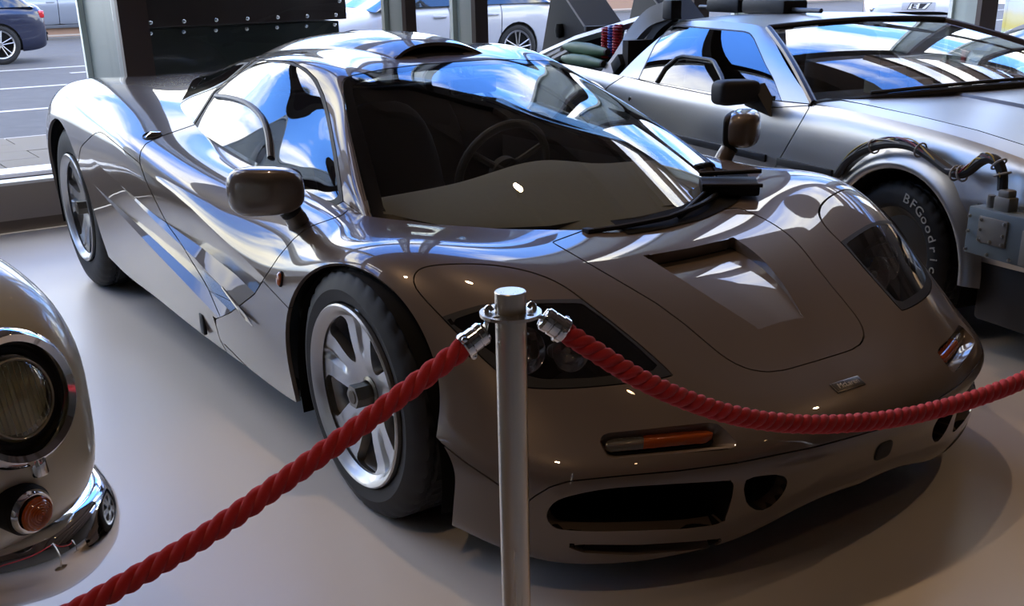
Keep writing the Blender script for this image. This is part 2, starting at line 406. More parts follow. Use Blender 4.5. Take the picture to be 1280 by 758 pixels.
# side sculpture lines (x -> z)
def zA(x): return np.interp(-x, [.45, .467, .688, 1.0, 1.16, 1.5, 1.75, 1.95, 2.1, 2.33, 2.5], [.52, .524, .571, .637, .663, .703, .738, .765, .748, .667, .62])
def zC(x): return np.interp(-x, [.55, .615, .685, .79, 1.02, 1.23, 1.36, 1.75, 2.2], [.355, .374, .394, .426, .479, .512, .531, .60, .66])
def zE(x): return np.interp(-x, [.8, .93, 1.195, 1.515, 1.88, 2.16, 2.4], [.27, .297, .351, .411, .480, .536, .58])
def hC(x): return np.interp(-x, [.5, .70, 1.0, 1.4, 1.75], [.05, .042, .028, .012, .004])
def hE(x): return np.interp(-x, [.9, 1.05, 1.3, 1.6, 2.1], [.03, .028, .026, .018, .004])
def dB(x): return np.interp(-x, [.45, .8, 1.1, 1.45, 1.75], [.055, .045, .025, .008, 0])
def dD(x): return np.interp(-x, [.6, 1.0, 1.5, 1.9, 2.15], [.04, .034, .022, .01, 0])
def sculpt(sk):
    diag = [(-.455, .56), (-.467, .524), (-.547, .464), (-.768, .356), (-.93, .292), (-.935, .1), (-2.26, .1), (-2.26, .9), (-.455, .9)]
    side = lambda V: (np.abs(V[:, 1]) < .80) | (V[:, 0] > -.44) | (V[:, 0] < -2.28)
    def lim(v, V): return np.where(side(V), 9., v)
    for f in (lambda V: V[:, 2]-zA(V[:, 0]), lambda V: V[:, 2]-zC(V[:, 0]), lambda V: V[:, 2]-zE(V[:, 0]),
              lambda V: V[:, 2]-zC(V[:, 0])-hC(V[:, 0]), lambda V: V[:, 2]-zE(V[:, 0])-hE(V[:, 0])):
        sk.cut(lim(f(sk.arr()), sk.arr()))
    sk.region(lambda V, T: np.where(side(V), 9., np.maximum(poly_sd(V[:, [0, 2]], diag), V[:, 2]-zA(V[:, 0]))), 'side')
    # facets by height band
    V = sk.arr(); c = [V[p].mean(0) for p in sk.P]
    for i, l in enumerate(sk.lab):
        if l != 'side': continue
        x, _, z = c[i]
        sk.lab[i] = 's_low' if z < zE(x) else 's_ef' if z < zE(x)+hE(x) else 's_d' if z < zC(x) else 's_cf' if z < zC(x)+hC(x) else 's_b'
    # split vertices per facet so every edge stays crisp, then displace inwards
    facets = ('s_low', 's_ef', 's_d', 's_cf', 's_b'); dup = {}
    for i, l in enumerate(sk.lab):
        if l not in facets: continue
        q = []
        for k in sk.P[i]:
            if (k, l) not in dup:
                v = sk.V[k].copy(); x, z = v[0], v[2]; d = 0
                if l == 's_b': u = (zA(x)-z)/max(zA(x)-zC(x)-hC(x), .01); d = dB(x)*min(max(u, 0), 1)
                elif l == 's_cf': d = dB(x)*min(max((z-zC(x))/hC(x), 0), 1)
                elif l == 's_d': u = (zC(x)-z)/max(zC(x)-zE(x)-hE(x), .01); d = dD(x)*min(max(u, 0), 1)
                elif l == 's_ef': d = dD(x)*min(max((z-zE(x))/hE(x), 0), 1)
                v[1] += d
                sk.V.append(v); sk.N.append(sk.N[k].copy()); sk.T.append(sk.T[k].copy()); dup[(k, l)] = len(sk.V)-1
            q.append(dup[(k, l)])
        sk.P[i] = q
    # fresh normals for the facets
    acc = {}
    for i, l in enumerate(sk.lab):
        if l not in facets: continue
        p = sk.P[i]; a = np.zeros(3)
        for k in range(1, len(p)-1): a += np.cross(sk.V[p[k]]-sk.V[p[0]], sk.V[p[k+1]]-sk.V[p[0]])
        for k in p: acc[k] = acc.get(k, np.zeros(3))+a
    for k, a in acc.items():
        n = np.linalg.norm(a)
        if n > 1e-12: sk.N[k] = a/n
ROUND = lambda V, cx, cz, r: np.hypot(V[:, 0]-cx, V[:, 2]-cz)-r
def f1_lower(car):
    G = grid_skin(LOW, 10, 8)
    G[:, 0, 1] = 0.0
    sk = Skin(G)
    # wheel openings
    def archf(V, T):
        r = ROUND(V, .015, .25, .405); lowz = V[:, 2] < .25
        r = np.where(lowz, np.maximum(V[:, 0]-.42-(.25-V[:, 2])*.12, -.39-V[:, 0]), r)
        return np.where(np.abs(V[:, 1]) < .55, 9., r)
    def archr(V, T):
        r = ROUND(V, -2.70, .33, .415); lowz = V[:, 2] < .33
        r = np.where(lowz, np.maximum(V[:, 0]+2.285-(.33-V[:, 2])*.25, -3.115-V[:, 0]), r)
        return np.where(np.abs(V[:, 1]) < .5, 9., r)
    sk.region(archf, 'hole'); sk.region(archr, 'hole', ['base'])
    # liner copy before the panels are cut
    liner = [i for i, l in enumerate(sk.lab) if l == 'base']
    # cabin opening under the glasshouse
    CAB = [(.05, -.2), (.05, .2), (-.04, .40), (-.16, .53), (-.36, .625), (-.6, .64), (-1.6, .63), (-1.9, .56), (-2.1, .45), (-2.1, -.45)]
    cab = lambda V, T: poly_sd(np.stack([V[:, 0], np.abs(V[:, 1])], 1), CAB)
    sk.region(cab, 'cab', ['base'])
    sculpt(sk)
    # front bumper, with its openings
    seam = [(500, 500), (535, 542), (582, 578.6), (618, 603), (650, 627), (657, 630), (668, 621), (688, 609), (711, 602), (773.6, 595.6), (848, 589), (922, 579), (1020, 559), (1100, 537), (1300, 480), (1300, 900), (400, 900), (400, 500)]
    nose = ((.30, 1.0), (0, 1.0), (0, .42))
    sk.region(px_region(seam, box=nose), 'bumper', ['base'], .9)
    intake = [(683, 645.5), (690, 631), (708, 621.7), (758.8, 611.5), (830, 606), (892, 602.4), (912, 601), (917, 606), (915, 622), (910, 640), (903, 653), (890, 657), (847.8, 662), (758.8, 664.8), (705, 663), (689, 657)]
    duct = [(934, 599), (950, 595.5), (970, 593.5), (982, 597), (984, 605), (979, 617), (968, 630), (955, 638), (942, 637), (933, 628), (930, 612)]
    slot = [(710, 681), (800, 681.5), (870, 677), (900, 673.5), (904, 677), (892, 684), (850, 690), (788.5, 694.5), (729, 691.5), (712, 686)]
    sk.region(px_region(intake, 4, nose), 'intake', ['bumper']); sk.region(px_region(duct, 4, nose), 'duct', ['bumper']); sk.region(px_region(slot, 0, nose), 'slot', ['bumper'])
    # indicators
    rec = [(749, 551), (752, 545), (760, 541.5), (820, 535.5), (885, 528.5), (897, 530), (908, 539), (920.5, 553), (919, 560), (905, 563), (850, 567), (800, 571), (766, 574.5), (757, 570)]
    sk.region(px_region(rec, 0, nose), 'indicator', ['base'])
    # head-lamp cover: painted part and lens
    cover = [(517, 352), (520, 341), (532, 334), (560, 330.5), (600, 330.5), (640, 335), (675, 344), (705, 358), (735, 380), (775, 411), (810, 440), (838, 466), (838, 470.5), (815, 475), (780, 480), (740, 484), (705, 486), (675, 486), (652, 483), (630, 471), (600, 445), (566, 411), (540, 384), (523, 365)]
    top = ((.05, .80), (.2, .9), (.3, .8))
    sk.region(px_region(cover, 4, top), 'cover', ['base'], .8)
    lens = [(549, 400), (553, 396), (575, 388.5), (600, 381.5), (640, 376), (680, 374.5), (728, 374), (760, 360), (900, 470), (700, 520), (600, 460)]
    sk.region(px_region(lens, 0, top), 'lensb', ['cover'])
    lensin = [(562, 402), (577, 396), (603, 387.5), (640, 381), (680, 379), (727, 379), (760, 403), (795, 432), (824, 459), (815, 464), (780, 468), (735, 473), (700, 474.5), (676, 474), (660, 470), (640, 459), (600, 430)]
    sk.region(px_region(lensin, 0, top), 'lens', ['lensb'])
    # luggage lid with its vent
    lid = [(690, 303), (704, 311), (788, 360), (820, 379), (854, 404), (899, 442), (916, 453.5), (936, 462), (958, 465.5), (981, 463), (1022, 451), (1060, 440), (1000, 300), (860, 240)]
    hood = ((.0, .9), (0, .6), (.3, .9))
    sk.region(px_region(lid, 0, hood), 'lid', ['base'], .75)
    vent = [(806, 320), (857, 311), (905, 302), (1000, 390), (981, 401), (950, 411), (945, 409)]
    sk.region(px_region(vent, 0, hood), 'vent', ['lid'])
    # door, sill front panel, side panel behind the door
    door = [(427, 269.6), (392, 281.6), (381, 287), (366, 300), (349, 320), (328.7, 350.5), (318, 368), (288, 391), (275, 396), (259, 358), (223, 299.6), (209.8, 281.6), (198, 258.7), (182, 225.5), (175, 205), (174.4, 198), (176, 189), (182, 180), (198, 171.6), (234.5, 159), (260, 150), (330, 190), (420, 235), (436, 262)]
    sides = ((-2.4, -.2), (.5, 1.0), (.1, .95)); body = ['base', 's_b', 's_cf', 's_d', 's_ef', 's_low']
    for l in body: sk.region(px_region(door, 0, sides), 'door_'+l, [l], .55)
    sillf = [(328.7, 351.5), (361.5, 386.5), (420, 420), (420, 560), (330, 480), (275, 425), (268, 400), (276, 396.5), (288, 391.5), (318, 368.5)]
    for l in body: sk.region(px_region(sillf, 0, ((-1.2, -.2), (.7, 1), (.05, .6))), 'sill_'+l, [l], .5)
    sidep = [(101, 183.5), (117, 167.6), (125, 165), (131, 168), (177, 206.3), (182, 225.5), (198, 258.7), (209.8, 281.6), (223, 299.6), (259, 358), (275, 396), (268, 400), (275, 425), (300, 470), (120, 400), (90, 250)]
    for l in body: sk.region(px_region(sidep, 0, sides), 'sp_'+l, [l], .5)
    cowl = [(467, 275), (456.5, 289), (427, 270), (440, 262)]
    # vent: sink it
    vset = {}
    for i, l in enumerate(sk.lab):
        if l != 'vent': continue
        q = []
        for k in sk.P[i]:
            if k not in vset:
                v = sk.V[k].copy(); d = .036*min(max((.60-v[0])/(.60-.235), 0), 1); v = v-sk.N[k]*d
                sk.V.append(v); n = sk.N[k]+np.array([-.15, 0, 0]); sk.N.append(n/np.linalg.norm(n)); sk.T.append(sk.T[k]); vset[k] = len(sk.V)-1
            q.append(vset[k])
        sk.P[i] = q
    # ---- meshes
    sk.emit(['base'], 'body_shell', PAINT, car, 'join', .012)
    sk.emit(['bumper'], 'front_bumper', PAINT, car, 'join', .035)
    sk.emit(['cover'], 'headlamp_cover', PAINT, car, 'copy', .006)
    for o, p in zip(sk.emit(['lensb'], 'lens_border', BLACKP, car, 'copy', .006), sk.emit(['lens'], 'headlamp_lens', LENS, car, 'copy', 0)): pass
    lid_o = sk.emit(['lid'], 'luggage_lid', PAINT, car, 'join', .03)[0]
    sk.emit(['vent'], 'lid_vent', PAINT, lid_o, 'join', 0)
    doors = sk.emit(['door_'+l for l in body], 'door', PAINT, car, 'copy', .012)
    sk.emit(['sill_'+l for l in body], 'sill_front_panel', PAINT, car, 'copy', .012)
    sk.emit(['sp_'+l for l in body]+body[1:], 'side_panel', PAINT, car, 'copy', .012)
    # black liner under the gaps
    keep = sk.lab; L2 = Skin(G); L2.region(archf, 'hole'); L2.region(archr, 'hole', ['base']); L2.region(cab, 'cab', ['base'])
    L2.region(px_region(intake, 4, nose), 'hole', ['base']); L2.region(px_region(duct, 4, nose), 'hole', ['base']); L2.region(px_region(slot, 0, nose), 'hole', ['base'])
    L2.region(px_region(rec, 0, nose), 'hole', ['base']); L2.region(px_region(cover, 4, top), 'hole', ['base']); L2.region(px_region(vent, 0, hood), 'hole', ['base'])
    # keep the liner off the sculpted side
    L2.region(lambda V, T: np.where((np.abs(V[:, 1]) > .80) & (V[:, 2] < zA(V[:, 0])+.02) & (V[:, 0] < -.42) & (V[:, 0] > -2.2), -1., 1.), 'sidehole', ['base'])
    L2.emit(['base'], 'inner_liner', LINER, car, 'join', 0, offset=-.014)
    L2.emit(['sidehole'], 'side_liner', LINER, car, 'copy', 0, offset=-.075)
    return sk, doors
GH = [  # xc, zc | rail x, w, z | belt x, w, z
 (.10, .638, -.298, .640, .684, -.36, .668, .668), (-.10, .738, -.42, .600, .755, -.46, .668, .682), (-.32, .838, -.56, .552, .832, -.60, .668, .693),
 (-.58, .928, -.70, .500, .905, -.75, .668, .700), (-.80, .996, -.82, .455, .962, -.88, .668, .708), (-.93, 1.028, -.93, .432, 1.003, -1.0, .668, .714),
 (-1.06, 1.048, -1.06, .435, 1.024, -1.1, .668, .722), (-1.25, 1.060, -1.25, .445, 1.034, -1.27, .668, .737), (-1.5, 1.060, -1.5, .44, 1.020, -1.5, .668, .760),
 (-1.75, 1.048, -1.77, .42, .985, -1.72, .655, .790), (-2.0, 1.026, -2.02, .39, .945, -1.92, .62, .830), (-2.3, .988, -2.3, .33, .915, -2.2, .52, .850),
 (-2.65, .93, -2.65, .22, .895, -2.6, .40, .865), (-2.95, .875, -2.95, .12, .868, -2.95, .25, .850)]
def gh_grid():
    rows = []
    for k, (xc, zc, xr, wr, zr, xb, wb, zb) in enumerate(GH):
        r = []
        for f in (0, .28, .54, .78):
            r.append((xc+(xr-xc)*f**2, -wr*f, zc-(zc-zr)*f**2.3))
        r.append((xr, -wr, zr)); bl = .016 if k else 0
        for f in (.3, .62, 1):
            r.append((xr+(xb-xr)*f, -(wr+(wb-wr)*f+bl*math.sin(math.pi*f)), zr+(zb-zr)*f))
        rows.append(r)
    return grid_skin(rows, 10, 8)
def glasshouse(car, doors):
    G = gh_grid(); G[:, 0, 1] = 0; sk = Skin(G)
    scr = [(467, 278), (463, 266), (451, 220), (438, 165), (428.5, 113), (428.5, 104), (432, 98.5), (440, 94.5), (480, 86.5), (525, 80.8), (575, 77), (640, 74), (900, 150), (900, 330), (600, 330), (480, 310)]
    fr = ((-.95, .2), (0, .7), (.5, 1.1))
    sk.region(px_region(scr, 0, fr), 'frit', ['base'], .6)
    clr = [(481, 266), (473, 232), (458, 178), (441, 118), (440, 108), (447, 102), (480, 94), (525, 88), (575, 84), (640, 81), (880, 150), (880, 280), (790, 291), (730, 299), (690, 299), (640, 296.5), (560, 284), (500, 271)]
    sk.region(px_region(clr, 0, fr), 'screen', ['frit'])
    dg = [(246, 163), (271.5, 118), (320, 79.5), (342.5, 78.5), (363.6, 81), (379, 89), (391, 101), (400, 120), (407, 145), (415, 188), (422.5, 238), (422, 245), (414, 250.5), (395, 248.5), (379, 243), (305.5, 199.8), (254, 168)]
    sd = ((-2.6, -.3), (.3, .75), (.6, 1.08))
    sk.region(px_region([(238, 164), (269, 115), (319, 75.5), (344, 75), (366, 77.5), (383, 86), (396, 99), (405, 119), (412, 145), (420, 188), (428, 240), (429, 252), (418, 258), (380, 253), (300, 210), (245, 175)], 0, sd), 'doortop', ['base'], .5)
    sk.region(px_region(dg, 3, sd), 'dglass', ['doortop'])
    qw = [(212, 124), (218, 113), (235, 101), (253, 90.3), (287, 80), (313, 77), (268, 115), (240, 160), (229, 152), (219, 140), (213, 131)]
    sk.region(px_region(qw, 0, sd), 'qframe', ['base'], .3)
    qi = [(214.5, 124), (220, 114.5), (236, 103), (254, 92.5), (287, 82.5), (306, 80), (265, 115), (240, 156), (230, 149), (221, 138.5), (215.5, 131)]
    sk.region(px_region(qi, 0, sd), 'qglass', ['qframe'])
    # roof panel joints: the part above the doors
    roofd = [(432, 97), (480, 85), (497, 83), (501, 73), (486, 65.5), (470, 61), (450, 59), (400, 62), (350, 70), (322, 76), (345, 75.5), (366, 78), (383, 86), (396, 99), (404, 118), (412, 145), (420, 188), (428, 240), (429, 252), (462, 275), (450, 225), (436, 165), (427, 113), (427, 103)]
    sk.region(px_region(roofd, 0, sd), 'roofdoor', ['base'], .45)
    d = sk.emit(['base'], 'roof_shell', PAINT, car, 'join', .01)
    sk.emit(['frit'], 'windscreen_border', FRIT, car, 'join', .004)
    sk.emit(['screen'], 'windscreen', SCREEN, car, 'join', 0)
    for i, o in enumerate(sk.emit(['doortop'], 'window_frame', BLACKP, car, 'copy', .008)): o.parent = doors[i]
    for i, o in enumerate(sk.emit(['dglass'], 'door_glass', SIDEG, car, 'copy', 0)): o.parent = doors[i]
    for i, o in enumerate(sk.emit(['roofdoor'], 'door_roof_section', PAINT, car, 'copy', .01)): o.parent = doors[i]
    sk.emit(['qframe'], 'quarter_window_frame', BLACKP, car, 'copy', .004)
    sk.emit(['qglass'], 'quarter_window', SIDEG, car, 'copy', 0)
    return sk
def surf_tree(G):
    a, b = G.shape[:2]; V = [tuple(v) for v in G.reshape(-1, 3)]
    F = [(i*b+j, (i+1)*b+j, (i+1)*b+j+1, i*b+j+1) for i in range(a-1) for j in range(b-1)]
    return BVHTree.FromPolygons(V, F)
def hit(tree, u, v, lift=0.0):
    loc, n, i, d = tree.ray_cast(Vector(CP), Vector(pray(u, v)))
    if loc is None:                                   # just past an edge: take the nearest point of the surface
        best = None
        for dep in np.linspace(1.5, 6, 40):
            q = Vector(at_depth(u, v, dep)); l2, n2, i2, d2 = tree.find_nearest(q)
            if best is None or d2/dep < best[0]: best = (d2/dep, l2, n2)
        loc, n = best[1], best[2]
    if n.dot(Vector(pray(u, v))) > 0: n = -n
    return loc+n*lift, n
def roof_scoop(car):
    xs = [-1.03, -1.10, -1.2, -1.4, -1.7, -2.0, -2.35, -2.6]; hs = [.040, .047, .05, .05, .045, .038, .02, .004]; Ws = [.21, .212, .214, .214, .20, .18, .13, .08]
    zr = lambda x: np.interp(-x, [-.1, .32, .58, .8, .93, 1.06, 1.25, 1.5, 1.75, 2.0, 2.3, 2.65, 2.95], [.742, .838, .928, .996, 1.028, 1.048, 1.060, 1.060, 1.048, 1.026, .988, .93, .875])
    rows = []
    for x, h, W in zip(xs, hs, Ws):
        r = []
        for k in range(-8, 9):
            f = k/8; xx = x+(.06*abs(f)**2 if x > -1.15 else 0); r.append((xx, W*f, zr(xx)-.045*f*f*.2-.014*abs(f)**4+h*(1-abs(f)**2.6)-.004))
        rows.append(r)
    G = grid_skin(rows, 6, 3); a, b = G.shape[:2]; sk = Skin(G, flip=True)
    o = sk.emit(['base'], 'roof_scoop', PAINT, car, None, .012)[0]
    if o.data.polygons[len(o.data.polygons)//3].normal.z < 0: o.data.flip_normals()
    # dark throat: a sloping black floor and back inside the mouth
    V = []; F = []
    for x, dz in ((-.985, .0015), (-1.06, .002), (-1.16, .004), (-1.22, .012), (-1.26, .04)):
        for k in range(-8, 9):
            f = k/8; V.append((x+.05*f*f, .185*f, zr(x)+dz*(1 if x > -1.2 else (1-abs(f)**2.6))-.012*f*f))
    for i in range(4):
        for k in range(16): F.append((i*17+k, i*17+k+1, (i+1)*17+k+1, (i+1)*17+k))
    mesh('scoop_throat', V, F, LINER, o)

# ---- wheels
def tyre_mesh(R, r, w, n=144):
    """axis along y; outer face at -y"""
    prof = [(r, -w*.42), (r+.012, -w*.47), (r+(R-r)*.45, -w*.5), (R-.030, -w*.470), (R-.012, -w*.43), (R-.004, -w*.385)]
    tread = [(-.36, 0), (-.30, 0), (-.285, 1), (-.255, 1), (-.24, 0), (-.12, 0), (-.105, 1), (-.07, 1), (-.055, 0), (.055, 0), (.07, 1), (.105, 1), (.12, 0), (.24, 0), (.255, 1), (.285, 1), (.30, 0), (.36, 0)]
    V = []; F = []; P = []
    for p in prof: P.append((p[0], p[1], 0))
    for t, g in tread: P.append((R-(.007 if g else 0), w*t, 1))
    for p in prof[::-1]: P.append((p[0], -p[1], 0))
    for rr, y, tr in P:
        for k in range(n):
            ang = 2*math.pi*k/n; q = rr
            if (tr or abs(y) > w*.38) and rr > R-.02:
                ph = (k+int(abs(y)/w*14)) % 4
                if ph == 0 and not (abs(y) < w*.05): q -= .006
            V.append((q*math.cos(ang), y, q*math.sin(ang)))
    m = len(P)
    for i in range(m-1):
        for k in range(n): F.append((i*n+k, i*n+(k+1) % n, (i+1)*n+(k+1) % n, (i+1)*n+k))
    return V, F
def build_wheel(car, cx, wout, cz, R, width, spoke_rot):
    """one wheel with its parts, then its mirrored twin on the other side"""
    rr = .222; sgn_list = []
    # spoke face: a disc skin cut by five windows
    nr, na = 18, 160; G = np.zeros((nr, na+1, 3))
    for i in range(nr):
        t = i/(nr-1); rad = .028+(.214-.028)*t
        dish = .050-.012*math.sin(min(t*1.2, 1)*math.pi)-.035*t**2
        for k in range(na+1):
            a = 2*math.pi*k/na; G[i, k] = (rad*math.cos(a), dish, rad*math.sin(a))
    skn = Skin(G)
    def windows(V, T):
        r = np.hypot(V[:, 0], V[:, 2]); a = np.arctan2(V[:, 2], V[:, 0])-spoke_rot
        b = (a+math.pi/5) % (2*math.pi/5)-math.pi/5           # 0 in the middle of a window
        x = r*np.cos(b); y = r*np.sin(b)
        pg = [(.086, 0), (.098, .016), (.125, .030), (.16, .045), (.186, .057), (.198, .047), (.203, .028), (.2045, 0), (.203, -.028), (.198, -.047), (.186, -.057), (.16, -.045), (.125, -.030), (.098, -.016)]
        return poly_sd(np.stack([x, y], 1), catmull(pg, 3, True))
    skn.region(windows, 'window')
    # raised double ribs: sink a channel into the outer half of every spoke
    for i in range(len(skn.V)):
        v = skn.V[i]; r = math.hypot(v[0], v[2]); a = math.atan2(v[2], v[0])-spoke_rot+math.pi/5
        b = (a+math.pi/5) % (2*math.pi/5)-math.pi/5; y = r*math.sin(b)
        if .10 < r < .205: v[1] += .012*max(0, 1-(abs(y)/.011)**4)*min((r-.10)/.03, 1)
    skn.N = [n for n in skn.N]
    Vn = skn.arr(); acc = np.zeros_like(Vn)
    for p in skn.P:
        c = np.zeros(3)
        for k in range(1, len(p)-1): c += np.cross(Vn[p[k]]-Vn[p[0]], Vn[p[k+1]]-Vn[p[0]])
        for k in p: acc[k] += c
    acc /= (np.linalg.norm(acc, axis=1, keepdims=True)+1e-12); skn.N = [n for n in acc]
    inner = .05
    hub = empty('wheel', (cx, -wout+.012, cz)); hub.parent = car
    objs = skn.emit(['base'], 'spokes', ALLOY, hub, None, .028)
    # which way do the normals face?
    o = objs[0]
    lip = MB(); Rx = Matrix.Rotation(math.radians(90), 4, 'X')
    # profile (r, y) with y outwards negative
    prof = [(.205, .012), (.214, .004), (.222, -.006), (.232, -.010), (.236, -.006), (.236, .004), (.226, .012), (.213, .03), (.205, .06), (.200, .12), (.196, .19), (.236, .20)]
    Vb = []; Fb = []; n = 72
    for r, y in prof:
        for k in range(n):
            a = 2*math.pi*k/n; Vb.append((r*math.cos(a), y, r*math.sin(a)))
    for i in range(len(prof)-1):
        for k in range(n): Fb.append((i*n+k, (i+1)*n+k, (i+1)*n+(k+1) % n, i*n+(k+1) % n))
    mesh('rim', Vb, Fb, ALLOY, hub, angle=40)
    V, F = tyre_mesh(R, .230, width); V = [(x, y+width*.5-.004, z) for x, y, z in V]
    mesh('tyre', V, F, RUBBER, hub, angle=28)
    # brake disc and dark well
    Vd = []; Fd = []
    for r, y in ((.03, .09), (.165, .09), (.165, .12), (.03, .12)):
        for k in range(48): a = 2*math.pi*k/48; Vd.append((r*math.cos(a), y, r*math.sin(a)))
    for i in range(3):
        for k in range(48): Fd.append((i*48+k, (i+1)*48+k, (i+1)*48+(k+1) % 48, i*48+(k+1) % 48))
    mesh('brake_disc', Vd, Fd, principled('disc_steel', (.22, .2, .18), .4, 1.0), hub, angle=30)
    mb = MB(); mb.box((.12, .10, .03), (.07, .07, .13), None, .008); mb.build('brake_caliper', principled('caliper', (.10, .10, .10), .4, .6), hub)
    mb = MB(); Mx = Matrix.Rotation(math.radians(90), 4, 'X')
    mb.prism([(.031*math.cos(math.pi/3*k), .031*math.sin(math.pi/3*k)) for k in range(6)], -.055, .004, Mx)
    mb.lathe([(.042, -.052), (.042, -.044), (.034, -.040)], 24, Mx); mb.build('lock_nut', STEEL, hub, angle=25)
    MB().lathe([(0, .0062), (.017, .0062), (.019, .004)], 20, Mx).build('nut_cap', principled('cap_bronze', (.07, .055, .04), .5, .8), hub)
    # twin
    h2 = empty('wheel', (cx, wout-.012, cz)); h2.parent = car
    for ch in list(hub.children):
        me = ch.data.copy(); me.transform(Matrix.Scale(-1, 4, (0, 1, 0))); me.flip_normals()
        c = bpy.data.objects.new(ch.name.split('.')[0], me); link(c, h2)
    return hub
def blob(name, mat, parent, C, ns=8, nk=6, flip=False):
    G = grid_skin(C, ns, nk); sk = Skin(G, flip); return sk.emit(['base'], name, mat, parent, None, 0)[0]
def superell(c, rx, ry, rz, e=2.6, nu=28, nv=16, M=None, taper=None):
    """a rounded box as a dense mesh: exponent e"""
    V = []; F = []
    sp = lambda t: math.copysign(abs(t)**(2/e), t)
    for i in range(nv+1):
        t = math.pi*i/nv-math.pi/2
        for k in range(nu):
            a = 2*math.pi*k/nu; x = sp(math.cos(t))*sp(math.cos(a)); y = sp(math.cos(t))*sp(math.sin(a)); z = sp(math.sin(t))
            if taper: x, y, z = taper(x, y, z)
            V.append((c[0]+rx*x, c[1]+ry*y, c[2]+rz*z))
    for i in range(nv):
        for k in range(nu): F.append((i*nu+k, i*nu+(k+1) % nu, (i+1)*nu+(k+1) % nu, (i+1)*nu+k))
    mb = MB(); mb.add(V, F, M); return mb
def f1_details(car, doors, low_tree, gh_tree):
    # mirrors: head on a leaning stalk
    for s, d in ((-1, doors[0]), (1, doors[1])):
        c = Vector((-.425, s*.885, .772)); Mz = Matrix.Translation(c) @ Matrix.Rotation(s*math.radians(34), 4, 'Z')
        def tp(x, y, z): return (x*(1.0 if x < 0 else .95*(1-.25*abs(y)**2)), y*(1-.10*max(x, 0)), z*(1-.06*y*s*-1))
        h = superell((0, 0, 0), .058, .102, .063, 3.2, 40, 22, Mz, tp).build('mirror_head', PAINT, car); h.parent = d
        g = superell((-.045, 0, 0), .016, .094, .055, 4.5, 32, 12, Mz).build('mirror_rim', BLACKP, d); g.parent = h
        p = [c+Vector((0, -s*.062, -.055)), c+Vector((-.004, -s*.082, -.085)), c+Vector((-.01, -s*.098, -.125))]
        st = MB().tube(p, [.028, .030, .034], 14).build('mirror_stalk', PAINT, h)
        MB().tube([p[0], p[0]+(p[1]-p[0])*.35], .0305, 14).build('stalk_gasket', BLACKP, h)
    # side repeater
    for s in (-1, 1):
        loc, n = hit(low_tree, 351, 349); loc = Vector((loc.x, loc.y*-s, loc.z)); n = Vector((n.x, n.y*-s, n.z))
        Mz = frame(loc+n*.001, (1, 0, 0), n)
        MB().lathe([(.019, -.004), (.019, .001), (.016, .004)], 20, Mz @ Matrix.Diagonal((.75, 1.15, 1, 1))).build('repeater_bezel', BLACKP, car)
        MB().lathe([(.0165, .001), (.0165, .005), (.012, .009), (.0, .0105)], 20, Mz @ Matrix.Diagonal((.75, 1.15, 1, 1))).build('side_repeater', AMBER, car)
    # door handles: recess bowl with a lever
    for s, d in ((-1, doors[0]), (1, doors[1])):
        a, n1 = hit(low_tree, 178, 173); b, n2 = hit(low_tree, 203, 167)
        if a is None or b is None: continue
        a.y *= -s; b.y *= -s; n1.y *= -s; n2.y *= -s
        m = (a+b)/2; n = (n1+n2).normalized(); ax = (b-a); L = ax.length/2
        Mz = frame(m+n*.001, ax, n)
        MB().lathe([(1, 0), (.92, .10), (.8, -.1), (.5, -.45), (0, -.6)], 28, Mz @ Matrix.Diagonal((L, .042, .035, 1))).build('handle_recess', BLACKP, d)
        MB().tube([m-ax*.3-n*.004, m+n*.004, m+ax*.42+n*.001], [.008, .013, .008], 10).build('door_handle', CHROME, d)
    # badge
    c, n = hit(low_tree, 1059.5, 481); e, _ = hit(low_tree, 1078, 475.5)
    Mz = frame(c+n*.0005, (0, 1, 0), n)
    MB().box((0, 0, 0), (.098, .030, .004), Mz, .0015).build('badge_frame', principled('badge_rim', (.25, .22, .19), .3, 1), car)
    plate = MB().box((0, 0, .0012), (.092, .025, .004), Mz, .001).build('badge_plate', principled('badge_plate', (.035, .030, .026), .4, .3), car)
    V, F = text_mesh('McLaren', .0205, .0006)
    mb = MB(); mb.add([(v[0]*1.0+v[1]*.18, v[1], v[2]) for v in V], F, Mz @ Matrix.Translation((0, 0, .0038))); mb.build('badge_lettering', principled('badge_text', (.42, .39, .35), .4, .6), plate, smooth=False)
    # tow-eye cap in the bumper
    c, n = hit(low_tree, 1104, 563)
    if c is not None: superell((0, 0, 0), .030, .024, .006, 3.5, 28, 8, frame(c, (0, 1, 0), n)).build('tow_eye_cap', BLACKP, car)
    # indicators: recess pan, lamp of two halves
    for s in (-1, 1):
        mir = lambda v: Vector((v.x, v.y*-s, v.z))
        def P(u, v, dep): q, n = hit(low_tree, u, v); return mir(q-n*dep)
        rim = [(749, 551), (760, 541.5), (820, 535.5), (885, 528.5), (897, 530), (908, 539), (920.5, 553), (919, 560), (850, 567), (766, 574.5), (757, 570)]
        deep = [(757, 551), (765, 545), (820, 539), (880, 533), (890, 534), (895, 539), (896, 546), (893, 550), (845, 555), (772, 562), (762, 560)]
        A = [P(u, v, 0) for u, v in rim]; B = [P(u, v, .030) for u, v in deep]; k = len(A)
        F = [(i, (i+1) % k, k+(i+1) % k, k+i) for i in range(k)]+[tuple(range(k, 2*k))]
        mesh('indicator_recess', A+B, F if s < 0 else [f[::-1] for f in F], PAINT, car, angle=60)
        lampo = []
